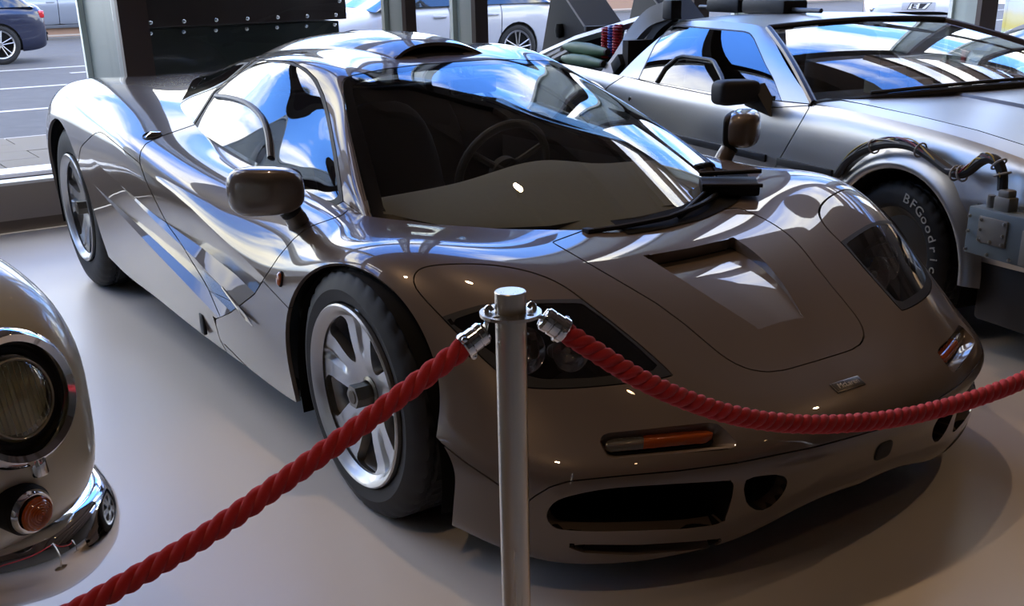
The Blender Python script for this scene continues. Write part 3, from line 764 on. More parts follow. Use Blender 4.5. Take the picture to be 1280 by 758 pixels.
        for nm, mt, (u0, u1) in (('side_lamp', principled('clear_lamp', (.20, .19, .165), .15, .3, 1.0), (757, 806)), ('indicator_lens', AMBER, (806, 893))):
            ed = lambda u: (544.5-(u-757)*.105, 561-(u-757)*.098)
            V = []; F = []; m = 12
            for i in range(m+1):
                u = u0+(u1-u0)*i/m; t, b = ed(u)
                endf = 1-.5*max(0, 1-min(u-757, 893-u)/8.)**2
                for j in range(7):
                    f = j/6; vv = (t+b)/2+((b-t)/2)*(2*f-1)*endf; V.append(P(u, vv, .020-.010*math.sin(math.pi*f)-(.0015 if i % 2 else 0)))
            for i in range(m):
                for j in range(6): F.append((i*7+j, i*7+j+1, (i+1)*7+j+1, (i+1)*7+j))
            mesh(nm, V, F if s < 0 else [f[::-1] for f in F], mt, car)
        Vb = [P(u, v, .024) for u, v in deep]; mesh('indicator_back', Vb, [tuple(range(len(Vb)))] , BLACKP, car, smooth=False)
    # bumper ducts: black throats behind the openings
    for s in (-1, 1):
        mir = lambda v: Vector((v.x, v.y*-s, v.z))
        def P(u, v, dep, tow=.85):
            q, n = hit(low_tree, u, v)
            return mir(q+Vector((-dep, dep*.25, dep*.03)))
        for nm, outl, dep in (('intake_throat', [(683, 645.5), (690, 631), (708, 621.7), (758.8, 611.5), (830, 606), (892, 602.4), (917, 606), (915, 622), (903, 653), (890, 657), (847.8, 662), (758.8, 664.8), (705, 663), (689, 657)], .22),
                             ('brake_duct', [(934, 599), (950, 595.5), (970, 593.5), (982, 597), (984, 605), (979, 617), (968, 630), (955, 638), (942, 637), (933, 628), (930, 612)], .12),
                             ('lip_slot', [(710, 681), (800, 681.5), (870, 677), (900, 673.5), (904, 677), (892, 684), (850, 690), (788.5, 694.5), (729, 691.5), (712, 686)], .03)):
            A = [P(u, v, .0) for u, v in outl]; cu = sum(u for u, v in outl)/len(outl); cv = sum(v for u, v in outl)/len(outl)
            B = [P(cu+(u-cu)*.94, cv+(v-cv)*.94, dep*.5) for u, v in outl]; Cc = [P(cu+(u-cu)*.85, cv+(v-cv)*.8, dep) for u, v in outl]; k = len(A)
            F = [(i, (i+1) % k, k+(i+1) % k, k+i) for i in range(k)]+[(k+i, k+(i+1) % k, 2*k+(i+1) % k, 2*k+i) for i in range(k)]+[tuple(range(2*k, 3*k))]
            mesh(nm, A+B+Cc, F if s < 0 else [f[::-1] for f in F], LINER if nm != 'brake_duct' else principled('duct_grey', (.03, .027, .025), .35, .3), car, angle=50)
    # head lamps under the covers
    for s in (-1, 1):
        mir = lambda v: Vector((v.x, v.y*-s, v.z))
        tub = [(555, 397), (600, 382), (660, 376), (728, 375), (780, 415), (834, 467), (780, 478), (700, 484), (655, 480), (600, 443)]
        A = []; B = []
        for u, v in tub:
            q, n = hit(low_tree, u, v); A.append(mir(q-n*.006)); B.append(mir(q-n*.02+Vector((-.02, .0, -.13))))
        k = len(A); F = [(i, (i+1) % k, k+(i+1) % k, k+i) for i in range(k)]+[tuple(range(k, 2*k))]
        mesh('lamp_bowl', A+B, F if s < 0 else [f[::-1] for f in F], principled('lamp_bowl', (.035, .034, .034), .5), car, smooth=False)
        for (u, v, r) in ((655, 420, .052), (716, 418, .046)):
            q, n = hit(low_tree, u, v); q = mir(q-n*.055); ax = Vector((.93, -s*-.1, .30))
            Mz = frame(q, (0, 0, 1), ax)
            MB().lathe([(0, -.03), (r*.5, -.025), (r*.85, -.008), (r, .012), (r*1.05, .014), (r*1.05, -.01), (r*.9, -.035)], 28, Mz).build('headlamp_reflector', CHROME, car)
            MB().lathe([(r, .012), (r*.7, .020), (0, .026)], 28, Mz).build('headlamp_glass', CLEAR, car)
            MB().sphere((0, 0, -.004), r*.2, 10, 8, Mz).build('headlamp_bulb', principled('bulb', (.5, .5, .5), .2), car)
    # wiper with tray
    def Q(u, v, l, tree=None): q, n = hit(tree or gh_tree, u, v, l); return q
    tray = []
    for w in np.linspace(-.10, .60, 18):
        x = np.interp(abs(w), [0, .17, .34, .50, .62], [.108, .095, .045, -.055, -.20]); tray.append((x, w))
    lowz = lambda x, y: (low_tree.ray_cast(Vector((x, -abs(y), 2)), Vector((0, 0, -1)))[0] or Vector((0, 0, .65))).z
    V = []; F = []
    for i, (x, w) in enumerate(tray):
        V += [(x+.03, w*1.03, lowz(x+.03, w*1.03)+.003), (x-.002, w, lowz(x, w)+.004), (x-.06, w*.93, lowz(x, w)+.018)]
    for i in range(len(tray)-1):
        for j in range(2): F.append((i*3+j, (i+1)*3+j, (i+1)*3+j+1, i*3+j+1))
    mesh('scuttle_tray', V, F, LINER, car)
    arm = [Q(u, v, l) for u, v, l in ((888, 262, .03), (872, 284, .035), (850, 289, .03), (820, 294, .026), (780, 299.0, .02), (745, 301.5, .016), (735, 302, .012))]
    if all(a is not None for a in arm):
        w = MB().tube(catmull(arm, 4), .0075, 8).build('wiper_arm', BLACKP, car)
        MB().box(tuple(arm[-1]), (.03, .022, .02), None, .004).build('wiper_joint', BLACKP, w)
    bl = [Q(u, v, l) for u, v, l in ((857, 280, .02), (875, 250, .022), (895, 235, .02), (914, 219, .02))]
    bl = [b for b in bl if b is not None]
    if len(bl) > 2: MB().tube(bl, .006, 8).build('wiper_blade', BLACKP, car)
    mbx = MB()
    a, n = hit(low_tree, 900, 262); b2 = Vector((.02, .40, lowz(.02, .40)+.03))
    M2 = Matrix.Translation((-.005, .40, lowz(0, .4)+.024)) @ Matrix.Rotation(math.radians(-38), 4, 'Z') @ Matrix.Rotation(math.radians(8), 4, 'Y')
    MB().box((0, 0, 0), (.10, .17, .03), M2, .006).build('wiper_housing', BLACKP, car)
    MB().tube([M2 @ Vector((.052, -.085, .02)), M2 @ Vector((.055, .09, .02))], .006, 8).build('wiper_rod', BLACKP, car)
    MB().tube([M2 @ Vector((-.045, -.085, .024)), M2 @ Vector((-.05, .10, .03))], .007, 8).build('wiper_rod', BLACKP, car)
    # small opening frame in the door glass
    for s, d in ((-1, doors[0]), (1, doors[1])):
        for path in ([(271, 121), (285, 122.5), (300, 126), (312, 131.5), (321, 139), (330, 151), (336, 170), (339, 198)],):
            pts = []
            for u, v in path:
                q, n = hit(gh_tree, u, v, .004)
                if q is not None: pts.append(Vector((q.x, q.y*-s, q.z)))
            if len(pts) > 3: MB().tube(catmull(pts, 4), .0095, 8).build('drop_window_frame', principled('frame_grey', (.10, .095, .09), .4, .5), d)
    # sill slot and blade
    for s in (-1, 1):
        pts = [Vector((x, s*.905, float(zC(np.array(x))))) for x in (-.80, -.70, -.62, -.575)]
        MB().tube(pts, [.003, .006, .007, .0015], 8).build('sculpture_blade', PAINT, car)
        q, n = hit(low_tree, 253, 398); q.y *= -s
        MB().box((q.x, q.y, q.z-.02), (.035, .012, .07), None, .003).build('jacking_slot', BLACKP, car)
def f1_interior(car):
    TRIM = noisy('grey_alcantara', (.17, .168, .145), (.21, .208, .18), 60, (.85, .95))
    DK = principled('dark_trim', (.035, .036, .04), .7)
    mb = MB(); mb.prism([(-.02, -.25), (-.02, .25), (-.12, .45), (-.32, .58), (-1.55, .60), (-1.95, .45), (-1.95, -.45), (-1.55, -.60), (-.32, -.58), (-.12, -.45)], .16, .20); mb.build('cabin_floor', DK, car, smooth=False)
    out = [(-.02, -.25), (-.02, .25), (-.12, .45), (-.32, .60), (-1.55, .62), (-1.95, .47), (-1.95, -.47), (-1.55, -.62), (-.32, -.60), (-.12, -.45)]; V = [(x, y, .18) for x, y in out]+[(x, y, .66) for x, y in out]; k = len(out)
    mesh('cabin_tub', V, [(i, (i+1) % k, k+(i+1) % k, k+i) for i in range(k)], DK, car, smooth=False)
    # dashboard: a broad sloping hump with a binnacle
    rows = []
    for x, z in ((.06, .645), (-.08, .675), (-.22, .70), (-.36, .712), (-.48, .70), (-.54, .64), (-.55, .50)):
        r = []
        for f in np.linspace(-1, 1, 11):
            W = np.interp(-x, [-.06, .08, .22, .36, .6], [.30, .47, .55, .585, .60]); y = W*f
            bump = .05*math.exp(-(y/.20)**2)*np.interp(-x, [0, .2, .42, .55], [0, .5, 1, .6]); r.append((x-.10*f*f, y, z+bump-.03*abs(f)**3))
        rows.append(r)
    G = grid_skin(rows, 5, 4); sk = Skin(G, flip=True); d = sk.emit(['base'], 'dashboard', TRIM, car, None, 0)[0]
    # steering wheel in the middle
    cM = frame((-.62, 0, .70), (0, 1, 0), (-.93, 0, .36))
    ring = [cM @ Vector((.165*math.cos(a), .165*math.sin(a), 0)) for a in np.linspace(0, 2*math.pi, 40, endpoint=False)]
    st = MB().tube(ring, .014, 10, closed=True).build('steering_wheel', DK, car)
    mb = MB(); mb.lathe([(0, .01), (.05, .008), (.055, -.02)], 24, cM)
    for a in (90, 210, 330): mb.tube([cM @ Vector((0, 0, 0)), cM @ Vector((.16*math.cos(math.radians(a)), .16*math.sin(math.radians(a)), 0))], .011, 8)
    mb.build('steering_spokes', DK, st)
    for (x, y, nm) in ((-1.02, 0, 'driver_seat'), (-1.42, -.36, 'passenger_seat'), (-1.42, .36, 'passenger_seat')):
        M2 = Matrix.Translation((x, y, .30))
        s = superell((0, 0, 0), .25, .22, .09, 3, 24, 12, M2).build(nm, DK, car)
        superell((-.26, 0, .30), .07, .21, .36, 3, 24, 14, M2 @ Matrix.Rotation(math.radians(-18), 4, 'Y')).build('seat_back', DK, s)
    MB().box((-1.78, 0, .62), (.05, 1.0, .5), None, .02).build('bulkhead', DK, car)
    m = MB().box((-.78, 0, .955), (.02, .17, .05), None, .008).build('rear_view_mirror', DK, car)
def wells(car):
    for cx, cz, r, w0 in ((0.015, .25, .398, .50), (-2.70, .33, .41, .45)):
        for s in (-1, 1):
            V = []; F = []; n = 28
            for y, rq in ((w0, r), (.80, r), (.862, r*.975)):
                for k in range(n+1):
                    a = -.25+(math.pi+.5)*k/n; V.append((cx+rq*math.cos(a), s*y, cz+rq*math.sin(a)))
            for i in range(2):
                for k in range(n): F.append((i*(n+1)+k, i*(n+1)+k+1, (i+1)*(n+1)+k+1, (i+1)*(n+1)+k))
            V.append((cx, s*w0, cz)); F += [(k, k+1, len(V)-1) for k in range(n)]
            mesh('wheel_well', V, F, LINER, car)
    mb = MB(); mb.prism([(.62, -.55), (.62, .55), (.30, .52), (-.42, .80), (-2.25, .80), (-3.2, .6), (-3.2, -.6), (-2.25, -.80), (-.42, -.80), (.30, -.52)][::-1], .135, .155); mb.build('floor_pan', LINER, car, smooth=False)
# ================================================================== the hall
FX = -4.1            # inner face of the glass front
CEIL = 4.75
def struct(o, label=None): o['kind'] = 'structure'; return tag(o, label)
def hall():
    fl = noisy('floor_paint', (.63, .595, .555), (.69, .65, .605), 1.6, (.30, .42), bump=.05, bscale=160, detail=8, spec=.45)
    o = MB().box((2.6, 3.0, -.06), (13.4, 16.2, .12)).build('floor', fl, smooth=False); struct(o)
    ce = noisy('ceiling_brown', (.25, .18, .138), (.30, .215, .165), 2.0, (.7, .9))
    o = MB().box((3.5, 1.5, CEIL+.1), (11.8, 19, .2)).build('ceiling', ce, smooth=False); struct(o)
    MB().box((-3.3, 2.1, CEIL+.1), (1.8, 7.0, .2)).build('ceiling_panel', ce, o, smooth=False); MB().box((-3.3, -6.5, CEIL+.1), (1.8, 3.0, .2)).build('ceiling_panel', ce, o, smooth=False)
    for y in np.arange(-6, 10.6, 1.8):
        b = MB().box((2.65, y, CEIL-.14), (13.2, .16, .28)).build('ceiling_beam', ce, o, smooth=False)
    rl = glassy('facade_glass', (.93, .96, .95), 1.45, 0, .8)
    for k, y in enumerate([-3.95, -2.4]+list(np.arange(6.7, 11, 2.2))):
        MB().box((-3.3, y+(1.1 if y > 0 else .77), CEIL+.12), (1.8, .12, .16)).build('roof_light_bar', ce, o, smooth=False); MB().box((-3.3, y, CEIL+.15), (1.8, 2.1 if y > 0 else 1.5, .012)).build('roof_light_pane', rl, o, smooth=False)
    wl = noisy('wall_brown', (.10, .082, .068), (.13, .105, .09), 3, (.8, .95))
    o = MB().box((9.35, 1.5, CEIL/2), (.2, 19.4, CEIL)).build('wall_back', wl, smooth=False); struct(o)
    o = MB().box((2.6, 11.1, CEIL/2), (13.4, .2, CEIL)).build('wall_right', wl, smooth=False); struct(o)
    # low wall under the glass
    beige = noisy('sill_beige', (.30, .255, .225), (.34, .29, .255), 4, (.5, .65))
    grey = principled('sill_silver', (.62, .64, .68), .35, .3); dark = principled('toe_dark', (.10, .075, .06), .7)
    w = MB().box((FX-.05, 1.5, .165), (.10, 19, .19)).build('wall_front', beige, smooth=False); struct(w)
    MB().box((FX-.08, 1.5, .035), (.10, 19, .07)).build('toe_kick', dark, w, smooth=False)
    MB().box((FX-.03, 1.5, .272), (.12, 19, .016)).build('sill_edge', principled('sill_white', (.75, .74, .70), .4), w, smooth=False)
    MB().box((FX-.17, 1.5, .270), (.14, 19, .03)).build('sill_groove', dark, w, smooth=False)
    MB().box((FX-.40, 1.5, .25), (.30, 19, .04)).build('sill_ledge', grey, w, smooth=False)
    # columns: brown inner face, pale flank, white outer flange
    brown = principled('column_brown', (.072, .050, .040), .5); pale = principled('column_pale', (.36, .40, .36), .45); white = principled('column_white', (.72, .76, .70), .4)
    grn = principled('column_greygreen', (.10, .125, .12), .35)
    cols = [(-5.9, .16, .5), (-4.0, .16, .5), (-2.05, .16, .5), (-.12, .16, .80), (1.625, .075, .26), (2.16, .10, .26), (4.15, .16, .5), (5.1, .16, .5), (7.85, .26, .3), (9.6, .16, .5)]
    for k, (y, wd, dp) in enumerate(cols):
        c = MB().box((FX-.02-dp/2, y+.008, CEIL/2), (dp, wd-.016, CEIL)).build('trim_%d' % (k+1), grn if dp > .6 else pale, smooth=False); struct(c)
        MB().box((FX-.005, y, CEIL/2), (.05, wd, CEIL)).build('column_face', brown, c, smooth=False)
        MB().box((FX-dp, y-.006, CEIL/2), (.04, wd+.02, CEIL)).build('column_flange', white, c, smooth=False)
    y0, y1 = -8, 11
    t = MB().box((FX-.10, 1.5, 2.75), (.16, 19, .14)).build('trim_20', brown, smooth=False); struct(t)
    t = MB().box((FX-.10, 1.5, CEIL-.05), (.3, 19, .24)).build('trim_21', brown, smooth=False); struct(t)
    pane = glassy('facade_glass', (.93, .96, .95), 1.45, 0, .8)
    ys = [-8]+[c[0] for c in cols]+[11]
    n = 0
    for a, b in zip(ys[:-1], ys[1:]):
        for z0, z1 in ((.28, 2.68), (2.82, CEIL-.17)):
            n += 1; o = MB().box((FX-.14, (a+b)/2, (z0+z1)/2), (.012, b-a-.14, z1-z0)).build('window_%d' % n, pane, smooth=False); struct(o)
    # the left-hand wall, out of the picture
    LY = -5.0
    w = MB().box((2.6, LY-.06, CEIL/2), (13.4, .12, CEIL)).build('wall_left', wl, smooth=False); struct(w)
    # ceiling spots: warm lamps over the cars
    for k, (x, y, e, tx, ty) in enumerate(LAMPS):
        r = empty('ceiling_spot', (x, y, CEIL-.28)); tag(r, 'small warm ceiling spot lamp above the cars', 'lamp', 'ceiling spots')
        MB().lathe([(.0, .28), (.012, .28), (.012, .1), (.05, .09), (.055, -.08), (.05, -.08), (.045, -.02)], 20).build('lamp_housing', BLACKP, r)
        MB().lathe([(0, -.03), (.046, -.03)], 20).build('lamp_face', principled('lamp_glow', (1, .8, .55), .5, emit=(1, .62, .30), estr=60), r)
        nm = 'lamp_%s_offscreen' % ('over_roof', 'over_far_roof', 'over_classic', 'over_nose', 'over_coupe', 'behind_post', 'behind_visitor')[k]
        ld = bpy.data.lights.new(nm, 'SPOT'); ld.energy = e; ld.color = (1, .66, .38); ld.spot_size = math.radians(46 if k == 2 else 44 if k < 2 else 70); ld.spot_blend = .6; ld.shadow_soft_size = .05
        lo = bpy.data.objects.new(nm, ld); link(lo, r); lo.location = (0, 0, -.12)
        d = Vector((tx-x, ty-y, -(CEIL-.4))); lo.rotation_euler = d.to_track_quat('-Z', 'Y').to_euler()
LAMPS = [(-1.3, -.7, 70, .35, -.1), (-1.3, 1.1, 60, .5, .6), (1.9, -2.6, 40, .6, -2.0), (1.4, .6, 2, 1.4, 0), (1.2, 3.4, 40, .4, 2.2), (3.6, -1, 2, 2.4, -.6), (3.6, 2, 2, 3, 2)]
def outside():
    tan = noisy('pavement_tan', (.115, .10, .076), (.145, .125, .096), 3, (.8, .95)); joint = principled('pavement_joint', (.20, .18, .15), .9)
    o = MB().box((-6.4, 3, -.07), (3.5, 40, .10)).build('pavement', joint, smooth=False); struct(o)
    sl = None
    rnd = random.Random(3)
    for i, x in enumerate(np.arange(-7.95, -4.7, .45)):
        for j, y in enumerate(np.arange(-3.0, 6.5, .62)):
            yy = y+(.31 if i % 2 else 0)
            if sl is None: sl = MB().box((0, 0, 0), (.442, .610, .03), None, .004).build('paving_slab', tan, o, smooth=False)
            else: c = sl.copy(); link(c, o); sl2 = c
            (sl if (i == 0 and j == 0) else sl2).location = (x, yy, -.012+rnd.uniform(-.002, .002))
    k = MB().box((-8.22, 3, -.07), (.14, 40, .12)).build('kerb', principled('kerb_grey', (.36, .35, .33), .8), smooth=False); struct(k)
    r = MB().box((-17.3, 3, -.13), (18, 60, .10)).build('road', noisy('asphalt', (.046, .047, .051), (.058, .059, .063), 6, (.8, .95)), smooth=False); struct(r)
    wh = principled('road_white', (.35, .35, .35), .7)
    for x, a, b in ((-11.15, -12, 30), (-14.0, -12, 30), (-16.0, 2.2, 4.0), (-17.3, -12, 30)):
        MB().box((x, (a+b)/2, -.078), (.14, b-a, .006)).build('road_marking', wh, r, smooth=False)
    f = MB().box((-31, 5, -.09), (9.5, 70, .12)).build('far_pavement', noisy('far_paving', (.11, .105, .10), (.135, .13, .12), 3, (.8, .95)), smooth=False); struct(f)
    # brick wall over the road
    bw = brick_wall()
def brick_mat():
    m = principled('far_brick', (.28, .15, .10), .9); nt = m.node_tree; N = nt.nodes.new; L = nt.links.new
    tc = N('ShaderNodeTexCoord'); mp = N('ShaderNodeMapping'); mp.inputs['Rotation'].default_value = (math.radians(90), 0, math.radians(90))
    b = N('ShaderNodeTexBrick'); b.inputs['Scale'].default_value = 1.0; b.inputs['Brick Width'].default_value = .45; b.inputs['Row Height'].default_value = .15; b.inputs['Mortar Size'].default_value = .016
    b.inputs[1].default_value = (.26, .15, .10, 1); b.inputs[2].default_value = (.36, .24, .17, 1); b.inputs[3].default_value = (.42, .38, .33, 1)
    L(tc.outputs['Object'], mp.inputs[0]); L(mp.outputs[0], b.inputs['Vector']); L(b.outputs[0], nt.nodes['Principled BSDF'].inputs['Base Color'])
    return m
def brick_wall():
    o = MB().box((-27, 26, .55), (.4, 44, 1.3)).build('wall_street', brick_mat(), smooth=False); struct(o)
    MB().box((-27, 26, 1.23), (.5, 44, .1)).build('wall_coping', principled('coping', (.35, .33, .30), .9), o, smooth=False)
    return o
# ================================================================== the stainless-steel gull-wing coupe
DA = math.radians(10); DD = np.array([math.cos(DA), -math.sin(DA), 0]); DN = np.array([math.sin(DA), math.cos(DA), 0]); DO = np.array([0, 1.42, 0])
def dl(x, n, z): return tuple(DO+DD*x+DN*n+np.array([0, 0, z]))
DM = Matrix(((DD[0], DN[0], 0, DO[0]), (DD[1], DN[1], 0, DO[1]), (0, 0, 1, 0), (0, 0, 0, 1)))
DW = 1.88
def reseat(root, base):
    """put the empty of a thing built in world coordinates at its base"""
    root.location = base
    for c in root.children: c.matrix_parent_inverse = Matrix.Translation(-Vector(base))
def steel_mat():
    m = noisy('brushed_steel', (.47, .455, .43), (.51, .495, .465), 5, (.30, .34), 1.0, stretch=(1, 1, 6), detail=4)
    return m
def brushed_box(mb, c, d, bev=.004): mb.box(c, d, DM, bev); return mb
def dmc(root):
    ST = steel_mat(); BK = principled('matt_black', (.016, .016, .017), .55); DKG = principled('charcoal_panel', (.045, .044, .045), .6)
    TRIM = principled('pillar_trim', (.10, .075, .06), .3, .6)
    xs = [.72, .5, .25, 0, -.3, -.6, -.85, -1.3, -1.8, -2.3, -2.8, -3.3, -3.52]
    zt = [.62, .667, .707, .737, .757, .770, .765, .755, .757, .765, .78, .78, .76]
    zb = [.36, .345, .335, .33, .32, .30, .28, .27, .27, .28, .31, .34, .36]
    def section(x, top, bot):
        e = .03 if x > .6 or x < -3.4 else 0
        return [(x, .055+e, top), (x, .030+e, top-.035), (x, .012+e, top-.10), (x, .002+e, .555), (x, 0+e, .53), (x, .006+e, .45), (x, .02+e, (.45+bot)/2), (x, .045+e, bot)]
    def side_grid(m): return np.array([[dl(x, (DW-n if m else n), z) for x, n, z in section(a, b, c)] for a, b, c in zip(xs, zt, zb)])
    for far in (0, 1):
        G = grid_skin(side_grid(far), 10, 5); sk = Skin(G, flip=bool(far))
        def loc(V): d = V-DO; return np.stack([d@DD, d@DN, d[:, 2]], 1)
        def arch(cx, cz, r): return lambda V, T: np.hypot(loc(V)[:, 0]-cx, np.maximum(loc(V)[:, 2]-cz, 0))-r
        sk.region(arch(-.18, .26, .345), 'hole'); sk.region(arch(-2.60, .28, .375), 'hole', ['base'])
        if not far:
            door = [(1013, 132), (997, 160), (971, 205), (955, 240), (700, 200), (742, 130), (760, 108), (780, 95), (820, 105), (905, 122), (960, 135)]
            sk.region(px_region(door), 'door', ['base'], .6)
        sk.emit(['base'], 'body_side', ST, root, None, .01)
        door_o = sk.emit(['door'], 'gullwing_door', ST, root, None, .01)[0] if not far else door_o
        # black inner skin, rub strip, arch lips, sill
        sk2 = Skin(G, flip=bool(far)); sk2.region(arch(-.18, .26, .345), 'hole'); sk2.region(arch(-2.60, .28, .375), 'hole', ['base']); sk2.emit(['base'], 'inner_skin', LINER, root, None, 0, offset=-.012)
        sgn = DW if far else 0; q = 1 if not far else -1
        for a, b in ((-3.35, -2.98), (-2.2, -.98), (-.90, -.55), (.19, .66)):
            mb = MB(); mb.box(((a+b)/2, sgn-q*.002, .527), (b-a, .014, .032), DM, .004); mb.build('rub_strip', BK, root)
        for cx, cz, r in ((-.18, .26, .345), (-2.60, .28, .375)):
            V = []; F = []; n = 30
            for rr, off in ((r-.004, -.012), (r+.004, -.026), (r+.022, -.022), (r+.050, -.004), (r+.07, .010)):
                for k in range(n+1):
                    a = -.02+(math.pi+.04)*k/n; V.append(dl(cx+rr*math.cos(a), sgn+q*off, cz+rr*math.sin(a)))
            for i in range(4):
                for k in range(n): F.append((i*(n+1)+k, i*(n+1)+k+1, (i+1)*(n+1)+k+1, (i+1)*(n+1)+k)[::(-1 if far else 1)])
            mesh('arch_flare', V, F, ST, root)
            V = []; F = []
            for nn, rr in ((0.0, r), (.42, r)):
                for k in range(n+1): a = -.3+(math.pi+.6)*k/n; V.append(dl(cx+rr*math.cos(a), sgn+q*nn, cz+rr*math.sin(a)))
            for k in range(n): F.append((k, k+1, n+2+k, n+1+k))
            V.append(dl(cx, sgn+q*.42, cz)); F += [(n+1+k, n+2+k, len(V)-1) for k in range(n)]
            mesh('wheel_well', V, F, LINER, root)
        mb = MB(); mb.box((-1.40, sgn+q*.05, .215), (1.75, .05, .16), DM, .01); mb.build('sill', BK, root)
        mb = MB(); mb.box((.455, sgn+q*.10, .235), (.55, .10, .22), DM, .02); mb.build('front_valance', BK, root)
    # fender strips, hood
    for far in (0, 1):
        f = (lambda n: DW-n) if far else (lambda n: n)
        X = [.72, .5, .25, 0, -.3, -.6, -.80]; Z = [.62, .667, .707, .737, .757, .770, .774]
        V = []; F = []
        for x, z in zip(X, Z): V += [dl(x, f(.055), z), dl(x, f(.085), z+.006), dl(x, f(.15), z+.012)]
        for i in range(len(X)-1):
            for j in range(2): F.append((i*3+j, i*3+j+1, (i+1)*3+j+1, (i+1)*3+j)[::(-1 if far else 1)])
        mesh('fender_top', V, F, ST, root, angle=20)
    X = [.74, .5, .25, 0, -.3, -.55, -.72]; Z = [.625, .680, .720, .750, .770, .782, .788]; V = []; F = []
    cols = [.155, .40, .62, .64, .94, 1.24, 1.26, 1.48, DW-.155]; bz = [0, .004, .006, .016, .018, .016, .006, .004, 0]
    for i, (x, z) in enumerate(zip(X, Z)):
        for c, b in zip(cols, bz): V.append(dl(x+(.05*(1-((c-.94)/.8)**2) if i == len(X)-1 else 0), c, z+b))
    k = len(cols)
    for i in range(len(X)-1):
        for j in range(k-1): F.append((i*k+j, i*k+j+1, (i+1)*k+j+1, (i+1)*k+j))
    mesh('hood', V, F, ST, root, angle=12)
    # front end
    mb = MB(); mb.box((.73, DW/2, .50), (.05, DW-.12, .28), DM, .02); mb.build('front_fascia', BK, root)
    # floor pan and tail
    mb = MB(); mb.box((-1.4, DW/2, .24), (4.0, DW-.9, .05), DM); mb.build('floor_pan', LINER, root)
    mb = MB(); mb.box((-3.50, DW/2, .56), (.06, DW-.12, .42), DM, .02); mb.build('tail_panel', BK, root)
    # wind-screen, header and pillars
    def scr(t, f):   # t 0 base..1 top, f -1..1 across
        xb, nb, zb_ = -.77+.20*(1-f*f), .94+.88*f, .772+.045*(1-f*f)
        xt, nt, zt_ = -1.545+.055*(1-f*f), .94+.545*f, 1.022+.022*(1-f*f)
        bow = .02*math.sin(math.pi*t)
        return dl(xb+(xt-xb)*t, nb+(nt-nb)*t, zb_+(zt_-zb_)*t+bow)
    V = [scr(t, f) for t in np.linspace(0, 1, 9) for f in np.linspace(-1, 1, 21)]
    F = [(i*21+j, i*21+j+1, (i+1)*21+j+1, (i+1)*21+j) for i in range(8) for j in range(20)]
    mesh('windscreen', V, F, SCREEN, root)
    for s in (-1, 1):
        pts = [Vector(scr(t, s*1.0)) for t in np.linspace(0, 1, 8)]
        MB().tube(pts, .016, 8).build('screen_trim', TRIM, root)
    pts = [Vector(scr(0, f))+Vector((0, 0, -.008)) for f in np.linspace(-1, 1, 21)]; MB().tube(pts, .018, 8).build('scuttle', BK, root)
    for a, b in ((.10, -.75), (-.30, .55)):
        pts = [Vector(scr(.015, f))+Vector((0, 0, .012)) for f in np.linspace(a, b, 9)]; MB().tube(pts, .008, 6).build('wiper', BK, root)
    # roof
    RX = [-1.545, -1.62, -1.9, -2.25, -2.42]; RZ = [1.024, 1.034, 1.045, 1.038, 1.015]; V = []; F = []; R0 = [.395, .385, .375, .385, .40]
    nc = 13
    for x, z, r0 in zip(RX, RZ, R0):
        for f in np.linspace(-1, 1, nc): V.append(dl(x+(.055*(1-f*f) if x > -1.6 else 0), .94+(.94-r0)*f, z+.022*(1-f*f)))
    for i in range(len(RX)-1):
        for j in range(nc-1): F.append((i*nc+j, i*nc+j+1, (i+1)*nc+j+1, (i+1)*nc+j))
    mesh('roof', V, F, ST, root)
    pts = [Vector(scr(1, f))+Vector((0, 0, .004)) for f in np.linspace(-1, 1, 15)]; MB().tube(pts, .013, 8).build('roof_header', DKG, root)
    # door upper with window
    win = [(797.5, 99), (803, 87), (818, 56), (832, 37), (840, 31.5), (847, 31), (890, 35), (930, 38.5), (938, 41), (943, 48), (957, 80), (967.5, 99), (978, 128), (974, 133), (940, 128), (902, 121), (855, 112), (801, 102)]
    for far in (0, 1):
        rows = []
        for x, zb_, xt, nt, zt_ in ((-.77, .772, -1.545, .395, 1.024), (-1.0, .765, -1.62, .385, 1.034), (-1.3, .757, -1.75, .38, 1.04), (-1.7, .757, -1.95, .376, 1.045), (-2.05, .762, -2.10, .38, 1.041), (-2.22, .765, -2.22, .385, 1.035), (-2.36, .768, -2.33, .392, 1.022)):
            r = []
            for t in (0, .25, .5, .75, 1):
                n = .055+(nt-.055)*t-.018*math.sin(math.pi*t); r.append(dl(x+(xt-x)*t, DW-n if far else n, zb_+(zt_-zb_)*t))
            rows.append(r)
        G = grid_skin(np.array(rows), 8, 10); sk = Skin(G, flip=not far)
        if not far:
            tree_up = surf_tree(G)
            sk.region(px_region(win), 'seal', ['base']); c = np.mean(win, 0)
            sk.region(px_region([(c[0]+(u-c[0])*.982, c[1]+(v-c[1])*.955) for u, v in win]), 'glass', ['seal'])
        else:
            def w2(V, T): q = V-DO; m = q-2*((q@DN)-DW/2)[:, None]*DN+DO; return px_region(win)(m, T)
            sk.region(w2, 'glass', ['base'])
        sk.emit(['base'], 'door_upper', ST, door_o if not far else root, None, .01)
        if not far: sk.emit(['seal'], 'window_seal', BK, door_o, None, .006)
        sk.emit(['glass'], 'side_window', SIDEG, door_o if not far else root, None, 0)
    path = [(817, 104), (832, 86), (847, 73), (855, 71), (888, 75.5), (893, 78), (902, 95), (909, 115)]
    pts = [hit(tree_up, u, v, .004)[0] for u, v in path]
    MB().tube(pts, .010, 8).build('toll_window_frame', principled('frame_dark', (.06, .06, .062), .35, .4), door_o)
    # lock
    q, n = hit(surf_tree(grid_skin(side_grid(0), 10, 5)), 787.5, 124); MB().lathe([(0, .005), (.011, .004), (.013, 0)], 16, frame(q, (1, 0, 0), n)).build('door_lock', CHROME, door_o)
